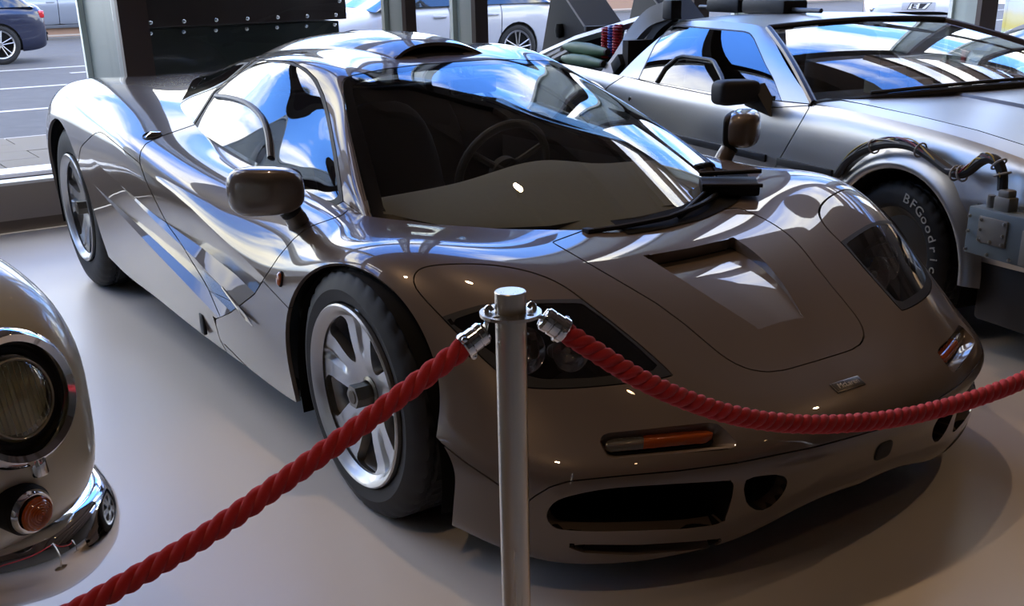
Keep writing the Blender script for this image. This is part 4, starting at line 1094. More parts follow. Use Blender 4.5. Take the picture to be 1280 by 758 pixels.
    # door mirror, wedge-shaped, on a triangular foot
    q, n = hit(tree_up, 955, 122); cM = Matrix.Translation(q) @ DM.to_3x3().to_4x4()
    mb = superell((-.02, -.135, .03), .055, .105, .055, 4.5, 36, 18, cM, lambda x, y, z: (x, y, z*(1-.12*(y+1)/2) if True else z)); mb.build('door_mirror', BK, door_o)
    V = [(.13, .01, -.07), (-.05, .015, -.055), (-.06, .0, .055), (.0, 0, .062), (.115, -.05, -.065), (-.055, -.06, -.035), (-.06, -.06, .05), (.0, -.06, .05)]
    mb = MB(); mb.add(V, [(0, 1, 2, 3), (4, 7, 6, 5), (0, 4, 5, 1), (2, 6, 7, 3), (0, 3, 7, 4), (1, 5, 6, 2)], cM); mb.build('mirror_foot', BK, door_o, angle=30)
    # wheels
    for cx, n, r in ((-.225, .045, .272), (-2.60, .04, .325)):
        for far in (0, 1):
            hub = empty('wheel', dl(cx, DW-n if far else n, r)); hub.parent = root; hub.rotation_euler = (0, 0, -DA+(math.pi if far else 0))
            V, F = tyre_mesh(r, .178, .205); mesh('tyre', [(x, y+.1025-.02, z) for x, y, z in V], F, RUBBER, hub, angle=28)
            prof = [(.03, .03), (.08, .035), (.14, .04), (.160, .016), (.176, .002), (.182, .008), (.178, .02), (.17, .10), (.175, .17)]; Vb = []; Fb = []
            for rr, y in prof:
                for k in range(48): a = 2*math.pi*k/48; Vb.append((rr*math.cos(a), y, rr*math.sin(a)))
            for i in range(len(prof)-1):
                for k in range(48): Fb.append((i*48+k, (i+1)*48+k, (i+1)*48+(k+1) % 48, i*48+(k+1) % 48))
            mesh('rim', Vb, Fb, STEEL, hub, angle=35)
            if not far and cx > -1:   # raised white tyre lettering
                mb = MB(); Rl = .228; word = 'BFGoodrich'
                for i, ch in enumerate(word):
                    a = math.radians(74-i*9.6); Vt, Ft = text_mesh(ch, .050, .0012)
                    Mt = Matrix.Translation((Rl*math.cos(a), -.0235, Rl*math.sin(a))) @ Matrix.Rotation(-(a-math.pi/2), 4, 'Y') @ Matrix.Rotation(math.radians(90), 4, 'X')
                    mb.add([(v[0]*1.15, v[1], v[2]) for v in Vt], Ft, Mt)
                mb.build('tyre_lettering', principled('letter_white', (.42, .41, .38), .7), hub, smooth=False)
    # blue-grey junction box on the front wing with a screwed plate and connectors
    BG = principled('box_bluegrey', (.15, .20, .24), .45, .2); GP = principled('plate_grey', (.22, .225, .22), .5, .3); SC = principled('screw_steel', (.5, .48, .44), .3, 1)
    bx = MB().box((.385, -.045, .4725), (.30, .09, .155), DM, .005).build('junction_box', BG, root)
    MB().box((.345, -.093, .485), (.115, .008, .085), DM, .002).build('cover_plate', GP, bx)
    MB().box((.50, -.097, .46), (.06, .016, .11), DM, .002).build('cover_plate', GP, bx)
    for x, z in ((.298, .518), (.392, .518), (.298, .485), (.392, .480), (.298, .452), (.345, .452), (.392, .452), (.25, .41), (.34, .408), (.43, .41), (.482, .50), (.482, .46), (.482, .42), (.25, .52), (.25, .47)):
        MB().lathe([(0, .008), (.005, .007), (.006, 0)], 8, Matrix.Translation(dl(x, -.096, z)) @ DM.to_3x3().to_4x4() @ Matrix.Rotation(math.radians(90), 4, 'X')).build('screw', SC, bx)
    MB().lathe([(.0, .045), (.013, .045), (.013, 0)], 12, Matrix.Translation(dl(.285, -.05, .545))).build('cable_gland', GP, bx)
    mb = MB(); mb.box((.345, -.05, .570), (.062, .045, .05), DM, .006); mb.box((.345, -.05, .603), (.045, .04, .03), DM, .008); mb.build('plug', GP, bx)
    # cable loom over the arch
    cab_old = [(-.62, .50, .0), (-.56, .575, -.02), (-.46, .640, -.03), (-.34, .675, -.03), (-.22, .678, -.03), (-.10, .655, -.035), (0, .61, -.04), (.07, .575, -.045), (.13, .565, -.05), (.19, .585, -.055), (.245, .625, -.055), (.295, .645, -.055), (.33, .632, -.055), (.345, .595, -.052), (.338, .555, -.05)]
    def RP(u, v, n): d = pray(u, v); t = ((DO+DN*n-CP)@DN)/(d@DN); return tuple(CP+d*t)
    cab = [(1047, 218, -.01), (1060, 201, -.025), (1082, 187, -.03), (1110, 180, -.035), (1140, 183, -.04), (1165, 197, -.045), (1185, 212, -.05), (1200, 217.5, -.05), (1213, 212, -.05), (1225, 202.5, -.05), (1236, 198, -.05), (1247, 203, -.05), (1253, 218, -.05), (1253, 238, -.05)]
    P = catmull([RP(*c) for c in cab], 5); lm = MB().tube(P, .017, 10).build('cable_loom', BK, root)
    rnd = random.Random(5)
    for k, colr in enumerate(((.45, .30, .02), (.30, .02, .03), (.10, .02, .05), (.35, .33, .30), (.04, .04, .04), (.5, .36, .03))):
        m = principled('wire_%d' % k, colr, .4); a0 = rnd.uniform(0, 6)
        Q = []
        for i, p in enumerate(P):
            a = a0+i*.22; bul = .018+.004*math.sin(i*.35+k); Q.append(Vector(p)+Vector((0, 0, 1))*math.sin(a)*bul*.8+Vector((0, 0, .008))-Vector(DN)*abs(math.cos(a))*bul*.7)
        MB().tube(Q, .0027, 6).build('wire', m, lm)
    for i in (12, 22, 33, 36, 56, 60):
        p = Vector(P[i]); t = (Vector(P[i+1])-Vector(P[i-1])).normalized(); Mz = frame(p, (0, 0, 1), t)
        ring = [Mz @ Vector((.025*math.cos(a), .025*math.sin(a), 0)) for a in np.linspace(0, 2*math.pi, 16, endpoint=False)]
        MB().tube(ring, .0035, 6, closed=True).build('cable_tie', principled('tie_grey', (.4, .39, .37), .5), lm)
    # interior: dark cabin, seats, dash clutter
    DK = principled('cabin_grey', (.05, .045, .042), .8)
    mb = MB(); mb.box((-1.75, DW/2, .30), (2.2, DW-.3, .06), DM); mb.build('cabin_floor', DK, root)
    mb = MB(); mb.box((-2.55, DW/2, .62), (.06, DW-.4, .62), DM); mb.build('bulkhead', DK, root)
    mb = MB(); mb.box((-.98, DW/2, .70), (.42, DW-.32, .13), DM, .04); mb.build('dashboard', principled('dash_brown', (.07, .055, .045), .7), root)
    TN = principled('dash_box_tan', (.30, .27, .22), .7)
    for i, (x, n, d) in enumerate(((-.98, .62, (.13, .13, .06)), (-1.0, .80, (.10, .14, .05)), (-.93, 1.05, (.14, .18, .09)), (-1.05, .72, (.06, .10, .10)))):
        mb = MB(); mb.box((x, n, .775+d[2]/2-.01), d, DM, .004); mb.build('dash_instrument', TN, root)
    for n in (.55, 1.33):
        s = superell((-1.75, n, .42), .28, .24, .09, 3, 24, 10, DM).build('seat', DK, root)
        superell((-2.1, n, .70), .09, .24, .30, 3, 24, 12, DM).build('seat_back', DK, s)
        superell((-2.16, n, .965), .05, .13, .06, 3, 20, 10, DM).build('head_rest', DK, s)
def dmc_rear(root):
    ST = steel_mat(); BK = principled('matt_black', (.016, .016, .017), .55); DKG = principled('charcoal_panel', (.045, .044, .045), .6)
    GRY = noisy('hoop_grey', (.26, .245, .23), (.34, .32, .30), 12, (.35, .5), .7)
    # hoop band running from the roof down the quarter
    def P(u, v, n): d = pray(u, v); t = ((DO+DN*n-CP)@DN)/(d@DN); return Vector(CP+d*t)
    def band(path, name, mat, w, th, n0=.33):
        pts = catmull([tuple(P(u, v, n)) for u, v, n in path], 5); mb = MB(); Nn = Vector(DN); m = len(pts); V = []; F = []
        for i, p in enumerate(pts):
            t = (Vector(pts[min(i+1, m-1)])-Vector(pts[max(i-1, 0)])).normalized(); sd = t.cross(Nn).normalized(); p = Vector(p)
            for a, b in ((-1, -1), (1, -1), (1, 1), (-1, 1)): V.append(p+sd*(a*w/2)+Nn*(b*th/2))
        for i in range(m-1):
            for k in range(4): F.append((i*4+k, i*4+(k+1) % 4, (i+1)*4+(k+1) % 4, (i+1)*4+k))
        F += [(0, 1, 2, 3), (4*m-1, 4*m-2, 4*m-3, 4*m-4)]
        return mesh(name, V, F, mat, root, angle=35)
    band([(836, 13, .40), (815, 22, .38), (796, 42, .34), (783, 62, .30), (768, 84, .24), (752, 105, .18), (738, 122, .14), (722, 138, .12)], 'quarter_hoop', GRY, .095, .05)
    band([(846, 18, .42), (826, 34, .40), (811, 58, .37), (796, 82, .33), (783, 106, .28), (770, 128, .24)], 'seal_channel', BK, .05, .05)
    q = P(775, 80, .20); MB().box((0, 0, 0), (.10, .06, .07), Matrix.Translation(q) @ DM.to_3x3().to_4x4() @ Matrix.Rotation(math.radians(-35), 4, 'Y'), .008).build('hoop_clip', BK, root)
    q = P(840, 12, .40); MB().box((0, 0, 0), (.09, .07, .10), Matrix.Translation(q) @ DM.to_3x3().to_4x4(), .01).build('hoop_clip', BK, root)
    # engine deck under the add-ons
    mb = MB(); mb.box((-3.0, DW/2, .72), (1.0, DW-.3, .04), DM); mb.build('rear_deck', BK, root)
    # silver rail from the tail up to the roof
    a, b, c = P(676, 70, .27), P(720, 50, .30), P(800, 26, .36)
    MB().tube([a, b, c], .026, 4).build('deck_rail', principled('rail_silver', (.50, .51, .52), .4, .7), root)
    # green canisters with their brackets
    GR = noisy('canister_green', (.10, .19, .115), (.13, .235, .14), 30, (.45, .6))
    for (u0, v0, u1, v1, n, r) in ((706, 58, 758, 65, .24, .038), (704, 73, 753, 80, .20, .038), (728, 69, 760, 71, .32, .030)):
        p0, p1 = P(u0, v0, n), P(u1, v1, n); k = [p0+(p1-p0)*t for t in (0, .06, .25, .6, .92, 1)]
        o = MB().tube(k, [r*.45, r*.6, r*.95, r, r*.62, r*.55], 16).build('canister', GR, root)
        MB().tube([k[4]+(p1-p0)*.0, k[5]+(p1-p0)*.03], [r*.6, r*.5], 14).build('canister_tip', principled('tip_dark', (.05, .04, .03), .5), o)
    for u, v in ((724, 69), (738, 71)):
        MB().box((0, 0, 0), (.03, .03, .10), Matrix.Translation(P(u, v, .24)) @ DM.to_3x3().to_4x4(), .006).build('canister_bracket', GR, root)
    WT = principled('finned_white', (.55, .55, .53), .5)
    for u0, v0, u1, v1 in ((684, 73, 703, 63), (692, 75, 713, 64)):
        p0, p1 = P(u0, v0, .22), P(u1, v1, .26); MB().tube([p0, p1], .022, 6).build('cooling_fin', WT, root)
    # coiled red and blue leads
    for k, (cu, cv, col) in enumerate(((758, 54, (.55, .02, .02)), (766, 52, (.03, .06, .40)), (772, 52, (.5, .02, .03)))):
        c = P(cu, cv, .30); pts = []
        for i in range(110):
            t = i/109; a = t*2*math.pi*11; rr = .026
            pts.append(c+Vector((0, 0, .09-.17*t))+Vector(DD)*(rr*math.cos(a))+Vector(DN)*(rr*math.sin(a)))
        MB().tube(pts, .0065, 6).build('coiled_lead', principled('lead_%d' % k, col, .35), root)
    # two big black exhaust vents hung on the tail
    def vent(off):
        A = [P(u, v, .35)+Vector(DN)*off for u, v in ((677, 67), (693, -30), (705, -6), (731, 33), (733, 39), (729, 62))]; B = [p+Vector(DN)*.27 for p in A]; n = len(A)
        mb = MB(); mb.add(A+B, [tuple(range(n)), tuple(range(2*n-1, n-1, -1))]+[(i, n+i, n+(i+1) % n, (i+1) % n) for i in range(n)])
        o = mb.build('exhaust_vent', DKG, root, smooth=False)
        m1, m2 = A[3], B[3]; c = (A[3]+B[3]+A[4]+B[4])/4
        MB().box((0, 0, 0), (.03, .28, .03), Matrix.Translation(c) @ DM.to_3x3().to_4x4(), .004).build('vent_lip', principled('lip_grey', (.16, .165, .17), .45, .4), o)
        MB().tube([A[2]-Vector(DN)*.002, A[3]-Vector(DN)*.002], .006, 6).build('vent_edge', principled('edge_worn', (.3, .28, .26), .5, .5), o)
    vent(0); vent(.62)
    # tail deck carrying the vents
    MB().box((-3.60, DW/2, .70), (.30, DW-.35, .05), DM, .01).build('tail_shelf', BK, root)
    pos = P(699, 38, .33); MB().lathe([(0, .04), (.022, .04), (.03, .0), (.022, -.04), (0, -.05)], 14, Matrix.Translation(pos)).build('vent_knob', BK, root)
    # black pods and rods lying on the roof
    for a, b in ((-2.66, -2.34), (-2.32, -1.94)):
        MB().box(((a+b)/2, .86, 1.095), (b-a-.01, .16, .075), DM, .018).build('roof_pod', BK, root)
    MB().tube([dl(-2.80, .84, 1.080), dl(-1.72, .84, 1.083)], .012, 10).build('roof_rod', principled('rod_grey', (.12, .12, .12), .4, .6), root)
# ================================================================== rope barrier
def barrier():
    SS = noisy('brushed_post', (.54, .48, .40), (.59, .53, .44), 5, (.27, .31), 1.0, stretch=(40, 40, .5), detail=3)
    D0 = 1.40; base = at_depth(638, 380, D0); bx, by = base[0], base[1]; top = at_depth(638, 362, D0)[2]
    def post(x, y, label):
        r = empty('barrier_post', (x, y, 0)); tag(r, label, 'post')
        MB().lathe([(.0205, .03), (.0205, top-.048)], 40).build('post_tube', SS, r)
        MB().lathe([(0, 0), (.155, 0), (.155, .008), (.13, .016), (.03, .028), (.0, .03)], 40).build('post_base', SS, r)
        # flange with four holes
        nr, na = 8, 96; G = np.zeros((nr, na+1, 3))
        for i in range(nr):
            for k in range(na+1): a = 2*math.pi*k/na; q = .019+(.0405-.019)*i/(nr-1); G[i, k] = (q*math.cos(a), q*math.sin(a), 0)
        sk = Skin(G); hp = [(math.radians(a), .0315) for a in (20, 110, 200, 290)]
        sk.region(lambda V, T: np.min([np.hypot(V[:, 0]-q*math.cos(a), V[:, 1]-q*math.sin(a)) for a, q in hp], axis=0)-.0048, 'hole')
        fl = sk.emit(['base'], 'post_flange', SS, r, None, .0045)[0]; fl.location = (0, 0, top-.0275)
        MB().lathe([(.0205, top-.05), (.0205, top-.001), (.0195, top), (0, top)], 40).build('post_cap', SS, r)
        MB().lathe([(0, .003), (.004, .0025), (.005, 0)], 12, frame((x*0-.0, 0, 0), (0, 0, 1), (1, 0, 0))).build('set_screw', SS, r).location = (.0195*CR[0]*-.7+.0195*-CF[0]*.7, .0195*CR[1]*-.7+.0195*-CF[1]*.7, top-.066)
        return r
    post(bx, by, 'brushed steel barrier post with flange, standing in front of the sports car')
    RED = noisy('rope_red', (.58, .022, .026), (.72, .04, .045), 160, (.85, .95), bump=.6, bscale=700, spec=.2, coords='Generated')
    RED = MATS['rope_red']; RED.node_tree.nodes['Principled BSDF'].inputs['Sheen Weight'].default_value = .3
    def rope(path, r, label, pitch, hook_to):
        root = empty('barrier_rope', tuple(path[0])); root.location = (0, 0, 0); tag(root, label, 'rope')
        P = catmull(path, 14); seg = np.linalg.norm(np.diff(P, axis=0), axis=1); cum = np.concatenate([[0], np.cumsum(seg)]); L = cum[-1]
        n = int(L/.006); S = np.linspace(0, L, n); Pq = np.stack([np.interp(S, cum, P[:, i]) for i in range(3)], 1)
        T = np.gradient(Pq, axis=0); T /= np.linalg.norm(T, axis=1, keepdims=True)
        A = np.cross(T, [0, 0, 1]); A /= np.linalg.norm(A, axis=1, keepdims=True); B = np.cross(A, T)
        for k in range(3):
            ph = 2*math.pi*S/pitch+k*2*math.pi/3; C = Pq+(A*np.cos(ph)[:, None]+B*np.sin(ph)[:, None])*r*.50
            MB().tube(C, r*.57, 12).build('strand', RED, root, angle=None)
        # ferrule: stepped chrome cylinder at the post end, then a hook
        d = -T[0]; Mz = frame(tuple(Pq[0]), (0, 0, 1), tuple(d))
        R = r*1.15
        MB().lathe([(R, -.012), (R*1.10, -.010), (R*1.10, -.003), (R, -.001), (R, .009), (R*.94, .010), (R*.94, .012), (R, .013), (R, .020), (R*.85, .0225), (R*.8, .024), (R*.3, .025), (0, .025)], 28, Mz).build('ferrule', CHROME, root)
        for a in (40, 160, 280): MB().sphere((R*1.1*math.cos(math.radians(a)), R*1.1*math.sin(math.radians(a)), -.007), .0042, 10, 8, Mz).build('ferrule_rivet', CHROME, root)
        h0 = Vector(Pq[0])+Vector(d)*.023; h1 = Vector(hook_to)
        mid = h0.lerp(h1, .45)+Vector((0, 0, -.004)); pts = catmull([tuple(h0), tuple(mid), tuple(h1+Vector((0, 0, -.010))), tuple(h1+Vector((0, 0, .003))), tuple(h1.lerp(Vector((bx, by, h1.z)), .14)+Vector((0, 0, .0065))), tuple(h1.lerp(Vector((bx, by, h1.z)), .24)+Vector((0, 0, .002)))], 6)
        MB().tube(pts, .0036, 10).build('hook', CHROME, root)
        reseat(root, tuple(Pq[0]))
        return root
    z = lambda u, v, d: at_depth(u, v, d)
    fz = top-.0275
    hookL = (bx+(-CR[0])*.031, by+(-CR[1])*.031, fz); hookR = (bx+CR[0]*.031+CF[0]*.012, by+CR[1]*.031+CF[1]*.012, fz)
    left = [z(588, 428, 1.375), z(520, 480, 1.36), z(440, 540, 1.345), z(350, 605, 1.325), z(260, 668, 1.31), z(170, 722, 1.295), z(95, 764, 1.285), z(10, 806, 1.27), z(-90, 850, 1.25)]
    def lead(path, steps, near=0.0):
        d = path[-1]-path[-2]; d[2] = 0; d /= np.linalg.norm(d); d = d-near*np.array([CF[0], CF[1], 0]); d /= np.linalg.norm(d); q = path[-1]
        return path+[np.array([q[0]+d[0]*s, q[1]+d[1]*s, zz]) for s, zz in steps], d
    zl = left[-1][2]; left, dL = lead(left, [(.20, zl-.05), (.45, zl-.02), (.70, zl+.10), (.90, top-.10), (.96, top-.055)], .9)
    post(left[-1][0]+dL[0]*.03, left[-1][1]+dL[1]*.03, 'brushed steel barrier post beside the cream classic car')
    rope(left, .0138, 'twisted red rope running from the steel post past the front wheel', .072, hookL)
    right = [z(697, 409, 1.415), z(740, 437, 1.43), z(800, 474, 1.46), z(860, 501, 1.50), z(920, 520, 1.54), z(985, 529.5, 1.585), z(1050, 530, 1.63), z(1120, 523, 1.68), z(1190, 507, 1.73), z(1260, 483.5, 1.78), z(1330, 450, 1.83), z(1400, 412, 1.88)]
    zr = right[-1][2]; right, dR = lead(right, [(.12, zr+(top-.08-zr)*.6), (.20, top-.055)])
    post(right[-1][0]+dR[0]*.03, right[-1][1]+dR[1]*.03, 'brushed steel barrier post in front of the steel coupe')
    rope(right, .0142, 'twisted red rope sagging across the nose of the sports car', .050, hookR)
# ================================================================== cream classic car at the left edge
def classic():
    root = empty('classic_car'); tag(root, 'cream classic car nose with round headlamp and chrome bumper', 'car')
    CRM = principled('cream_paint', (.66, .61, .45), .3, 0, 1.0, .02)
    Z = .70
    # local frame: lamp centre L; forward f (towards the viewer), side s (to the right of the picture), up z
    L0 = Vector(at_depth(20, 487, 1.62)); fwd = Vector((.93, -.37, 0)).normalized()
    tc = Vector(CP)-L0; tc.z = 0; tc.normalize(); crv = Vector(CR); crv.z = 0; crv = (crv-tc*crv.dot(tc)).normalized(); an = math.radians(35.66)
    fwd = tc*math.cos(an)+crv*math.sin(an); sd = crv*math.cos(an)-tc*math.sin(an)
    def W(a, b, c): return L0+fwd*a+sd*b+Vector((0, 0, c))       # forward, right, up relative to the lamp centre
    ML = Matrix(((fwd.x, sd.x, 0, L0.x), (fwd.y, sd.y, 0, L0.y), (0, 0, 1, L0.z), (0, 0, 0, 1)))
    superell((-.753, .023, -.074), .78, .222, .298, 2.965, 72, 48, ML).build('front_wing', CRM, root, angle=None)
    superell((-1.06, -.60, -.07), .90, .50, .30, 2.8, 48, 28, ML).build('bonnet', CRM, root, angle=None)
    superell((-.753, -1.223, -.074), .78, .222, .298, 2.965, 48, 32, ML).build('front_wing', CRM, root, angle=None)
    # lamp: chrome ring, ribbed glass, reflector
    up = Vector((0, 0, 1)); nrm = (fwd*.95+up*.16-sd*.0).normalized(); Mz = frame(W(.030, -.028, .0), sd, nrm)
    R = .098
    lamp = MB().lathe([(R+.012, -.045), (R+.008, -.01), (R+.004, .010), (R-.004, .018), (R-.014, .014), (R-.018, .004)], 64, Mz).build('headlamp_ring', CHROME, root)
    MB().lathe([(R-.018, .004), (R-.022, -.002), (R-.03, -.002), (R-.034, .004)], 64, Mz).build('headlamp_seal', BLACKP, root)
    MB().lathe([(R-.032, .003), (R-.05, .020), (R-.08, .030), (0, .034)], 48, Mz).build('headlamp_lens', glassy('classic_lens', (.75, .76, .66), 1.5, .02, 1.5), root)
    MB().lathe([(R-.032, .0), (R-.05, -.03), (.03, -.07), (0, -.075)], 48, Mz).build('headlamp_reflector', principled('old_reflector', (.16, .15, .11), .28, .9), root)
    MB().sphere((0, 0, -.03), .012, 12, 8, Mz).build('headlamp_bulb', principled('bulb', (.5, .5, .5), .2), root)
    for k in range(-6, 7):
        x = k*.009; h = math.sqrt(max(.055**2-x*x, 0)); MB().tube([Mz @ Vector((x, -h, .008)), Mz @ Vector((x, h, .008))], .0012, 5).build('lens_rib', principled('rib_glass', (.35, .34, .27), .2, 0, .5), root)
    MB().lathe([(.056, .012), (.058, .014), (.060, .012)], 48, Mz).build('lens_circle', principled('rib_glass', (.3, .3, .25), .2), root)
    clip = Mz @ Vector((.0, -R-.004, .012)); MB().box((0, -R-.008, .008), (.022, .034, .018), Mz, .005).build('ring_clip', CHROME, root)
    # amber indicator under the lamp
    q = W(.030, -.040, -.178); Mi = frame(q, sd, (fwd*.97-up*.10).normalized())
    MB().lathe([(.040, -.05), (.040, .0), (.036, .004), (.036, -.004)], 40, Mi).build('indicator_gasket', BLACKP, root)
    MB().lathe([(.0355, -.01), (.0355, .008), (.032, .014), (.028, .014), (.028, .008)], 40, Mi).build('indicator_ring', CHROME, root)
    prof = []
    for i in range(15): rr = .028*(1-i/14); prof.append((rr, .012+.016*math.sqrt(max(1-(rr/.03)**2, 0))+(.0012 if i % 2 else 0)))
    MB().lathe(prof, 40, Mi).build('indicator_lens', AMBER, root)
    # bumper: deep chrome bar wrapping round the corner
    P = catmull([tuple(on_plane(u, v, 'z', .385)) for u, v in ((-420, 740), (-250, 738), (-120, 732), (-40, 725), (20, 715), (70, 699), (108, 672), (124, 642), (110, 615), (85, 590))], 8); m = len(P); V = []; F = []; prof = [(-.016, .058), (.006, .064), (.022, .050), (.034, .022), (.036, -.008), (.030, -.036), (.014, -.058), (-.010, -.064), (-.018, -.05)]
    for i, p in enumerate(P):
        t = Vector(P[min(i+1, m-1)])-Vector(P[max(i-1, 0)]); t.z = 0; t.normalize(); out = Vector((t.y, -t.x, 0))
        if out.dot(Vector(p)-(L0-fwd*.8-sd*.3)) < 0: out = -out
        sc = min(1, (m-1-i)/10+.35)
        for a, b in prof: V.append(Vector(p)+out*(a*sc)+Vector((0, 0, b*sc)))
    k = len(prof)
    for i in range(m-1):
        for j in range(k-1): F.append((i*k+j, i*k+j+1, (i+1)*k+j+1, (i+1)*k+j))
    F.append(tuple((m-1)*k+j for j in range(k)))
    mesh('bumper', V, F, CHROME, root)
    # round socket on the end of the bumper
    q = Vector(at_depth(129, 662, 1.63)); 
    # underside, front wheel so that the car stands on the floor
    MB().box((-.95, -.60, -.34), (.9, .8, .08), Matrix(((fwd.x, sd.x, 0, L0.x), (fwd.y, sd.y, 0, L0.y), (0, 0, 1, L0.z), (0, 0, 0, 1)))).build('underbody', LINER, root)
    wz = L0.z
    hub = empty('wheel', tuple(Vector((*W(-.62, .06, 0).xy, .31)))); hub.parent = root; hub.rotation_euler = (0, 0, math.atan2(fwd.y, fwd.x)+math.pi)
    V, F = tyre_mesh(.31, .20, .16); mesh('tyre', V, F, RUBBER, hub, angle=28)
    MB().lathe([(0, .09), (.12, .085), (.19, .06), (.2, .02)], 40, Matrix.Rotation(math.radians(90), 4, 'X')).build('hub_cap', CHROME, hub)
    reseat(root, (L0.x-fwd.x*.6, L0.y-fwd.y*.6, 0))
# ================================================================== street side and the other cars
def road_car(name, label, paint, loc, rz, roof=True, H=1.45, soft=None, lamps=True, group=None):
    root = empty(name, loc, rz); tag(root, label, 'car', group)
    GL = principled('far_car_glass', (.02, .025, .03), .05, 0, 1.0); k = H/1.45
    S = [(2.12, .55, .30, .55), (2.08, .70, .22, .68), (1.9, .80, .20, .76), (1.3, .87, .20, .86), (.8, .89, .20, .93), (0, .90, .20, .95), (-.8, .90, .20, .97), (-1.4, .89, .20, .98), (-1.9, .84, .22, .96), (-2.08, .76, .28, .88), (-2.12, .66, .36, .70)]
    rows = [[(x, 0, zt*k+.03), (x, -w*.45, zt*k+.028), (x, -w*.8, zt*k+.01), (x, -w*.95, zt*k-.06), (x, -w, zt*k-.22), (x, -w*.99, (zt*k+zb)/2-.06), (x, -w*.96, zb+.1), (x, -w*.90, zb)] for x, w, zb, zt in S]
    G = grid_skin(rows, 6, 4); G[:, 0, 1] = 0; sk = Skin(G)
    for cx in (1.30, -1.30): sk.region(lambda V, T, c=cx: np.where(np.abs(V[:, 1]) < .5, 9, np.hypot(V[:, 0]-c, np.maximum(V[:, 2]-.32, 0))-.365), 'hole', ['base'])
    for nm, x0, x1 in (('front_door', -.15, .85), ('rear_door', -1.0, -.15)):
        pg = [(x0, .28), (x1, .28), (x1-.02, 1.2), (x0-.03, 1.2)]
        sk.region(lambda V, T, q=pg: np.where(np.abs(V[:, 1]) < .6, 9, poly_sd(V[:, [0, 2]], q)), nm, ['base'], .008)
    sk.emit(['base'], 'body_shell', paint, root, 'join', .02)
    for nm in ('front_door', 'rear_door'):
        for s, o in zip((-1, 1), sk.emit([nm], nm, paint, root, 'copy', .02)):
            x = {'front_door': .0, 'rear_door': -.86}[nm]; MB().box((x, s*.905, .80*k), (.20, .035, .035), None, .012).build('door_handle', paint, o)
    Skin(G).emit(['base'], 'inner_skin', LINER, root, 'join', 0, offset=-.03)
    if roof:
        T = [(1.0, .92, .93), (.55, .80, 1.16), (.15, .70, 1.38), (-.4, .68, 1.45), (-1.0, .68, 1.42), (-1.55, .70, 1.25), (-1.95, .78, .95)]
        rows = [[(x, 0, z*k+.01), (x, -w*.6, z*k), (x, -w, z*k-.04), (x-(.15 if x > .3 else -.05), -.87, .93*k)] for x, w, z in T]
        G = grid_skin(rows, 5, 5); G[:, 0, 1] = 0; g = Skin(G)
        g.region(lambda V, T: np.maximum(np.abs(V[:, 1])-.72, np.maximum(-V[:, 0]-1.5, V[:, 0]-.12)), 'roof', ['base'])
        g.emit(['base'], 'window_band', GL, root, 'join', 0); g.emit(['roof'], 'roof_panel', soft or paint, root, 'join', .01)
    ALY = principled('far_alloy', (.40, .40, .41), .35, .9)
    for cx in (1.30, -1.30):
        for s in (-1, 1):
            hub = empty('wheel', (cx, s*.86, .33)); hub.parent = root; hub.rotation_euler = (0, 0, 0 if s < 0 else math.pi)
            V, F = tyre_mesh(.33, .235, .20, 48); mesh('tyre', [(x, y+.09, z) for x, y, z in V], F, RUBBER, hub, angle=28)
            mb = MB()
            Mx = Matrix.Rotation(math.radians(90), 4, 'X'); mb.lathe([(.24, .005), (.235, .012), (.215, .002), (.21, -.06)], 36, Mx); mb.lathe([(0, .0), (.05, .002), (.055, -.05)], 16, Mx)
            for a in range(5):
                an = 2*math.pi*a/5+.3; d = Vector((math.cos(an), 0, math.sin(an))); q = Vector((-math.sin(an), 0, math.cos(an)))
                for e in (-1, 1):
                    p0 = d*.03+q*(.012*e); p1 = d*.22+q*(.042*e); mb.tube([p0+Vector((0, -.002, 0)), p1+Vector((0, .0, 0))], .011, 6)
            mb.build('alloy_rim', ALY, hub)
            MB().lathe([(0, -.06), (.215, -.06)], 24, Mx).build('wheel_back', LINER, hub)
    if lamps:
        for s in (-1, 1):
            MB().box((-2.06, s*.68, .80*k), (.10, .24, .13), None, .03).build('tail_lamp', principled('tail_red', (.45, .01, .015), .2, 0, 1.0), root)
            MB().box((2.0, s*.60, .62*k), (.16, .26, .10), None, .03).build('headlamp', CHROME, root)
        MB().box((2.09, 0, .42), (.06, .9, .16), None, .02).build('grille', BLACKP, root)
        MB().box((-2.11, 0, .42), (.06, 1.3, .14), None, .02).build('rear_valance', BLACKP, root)
    return root
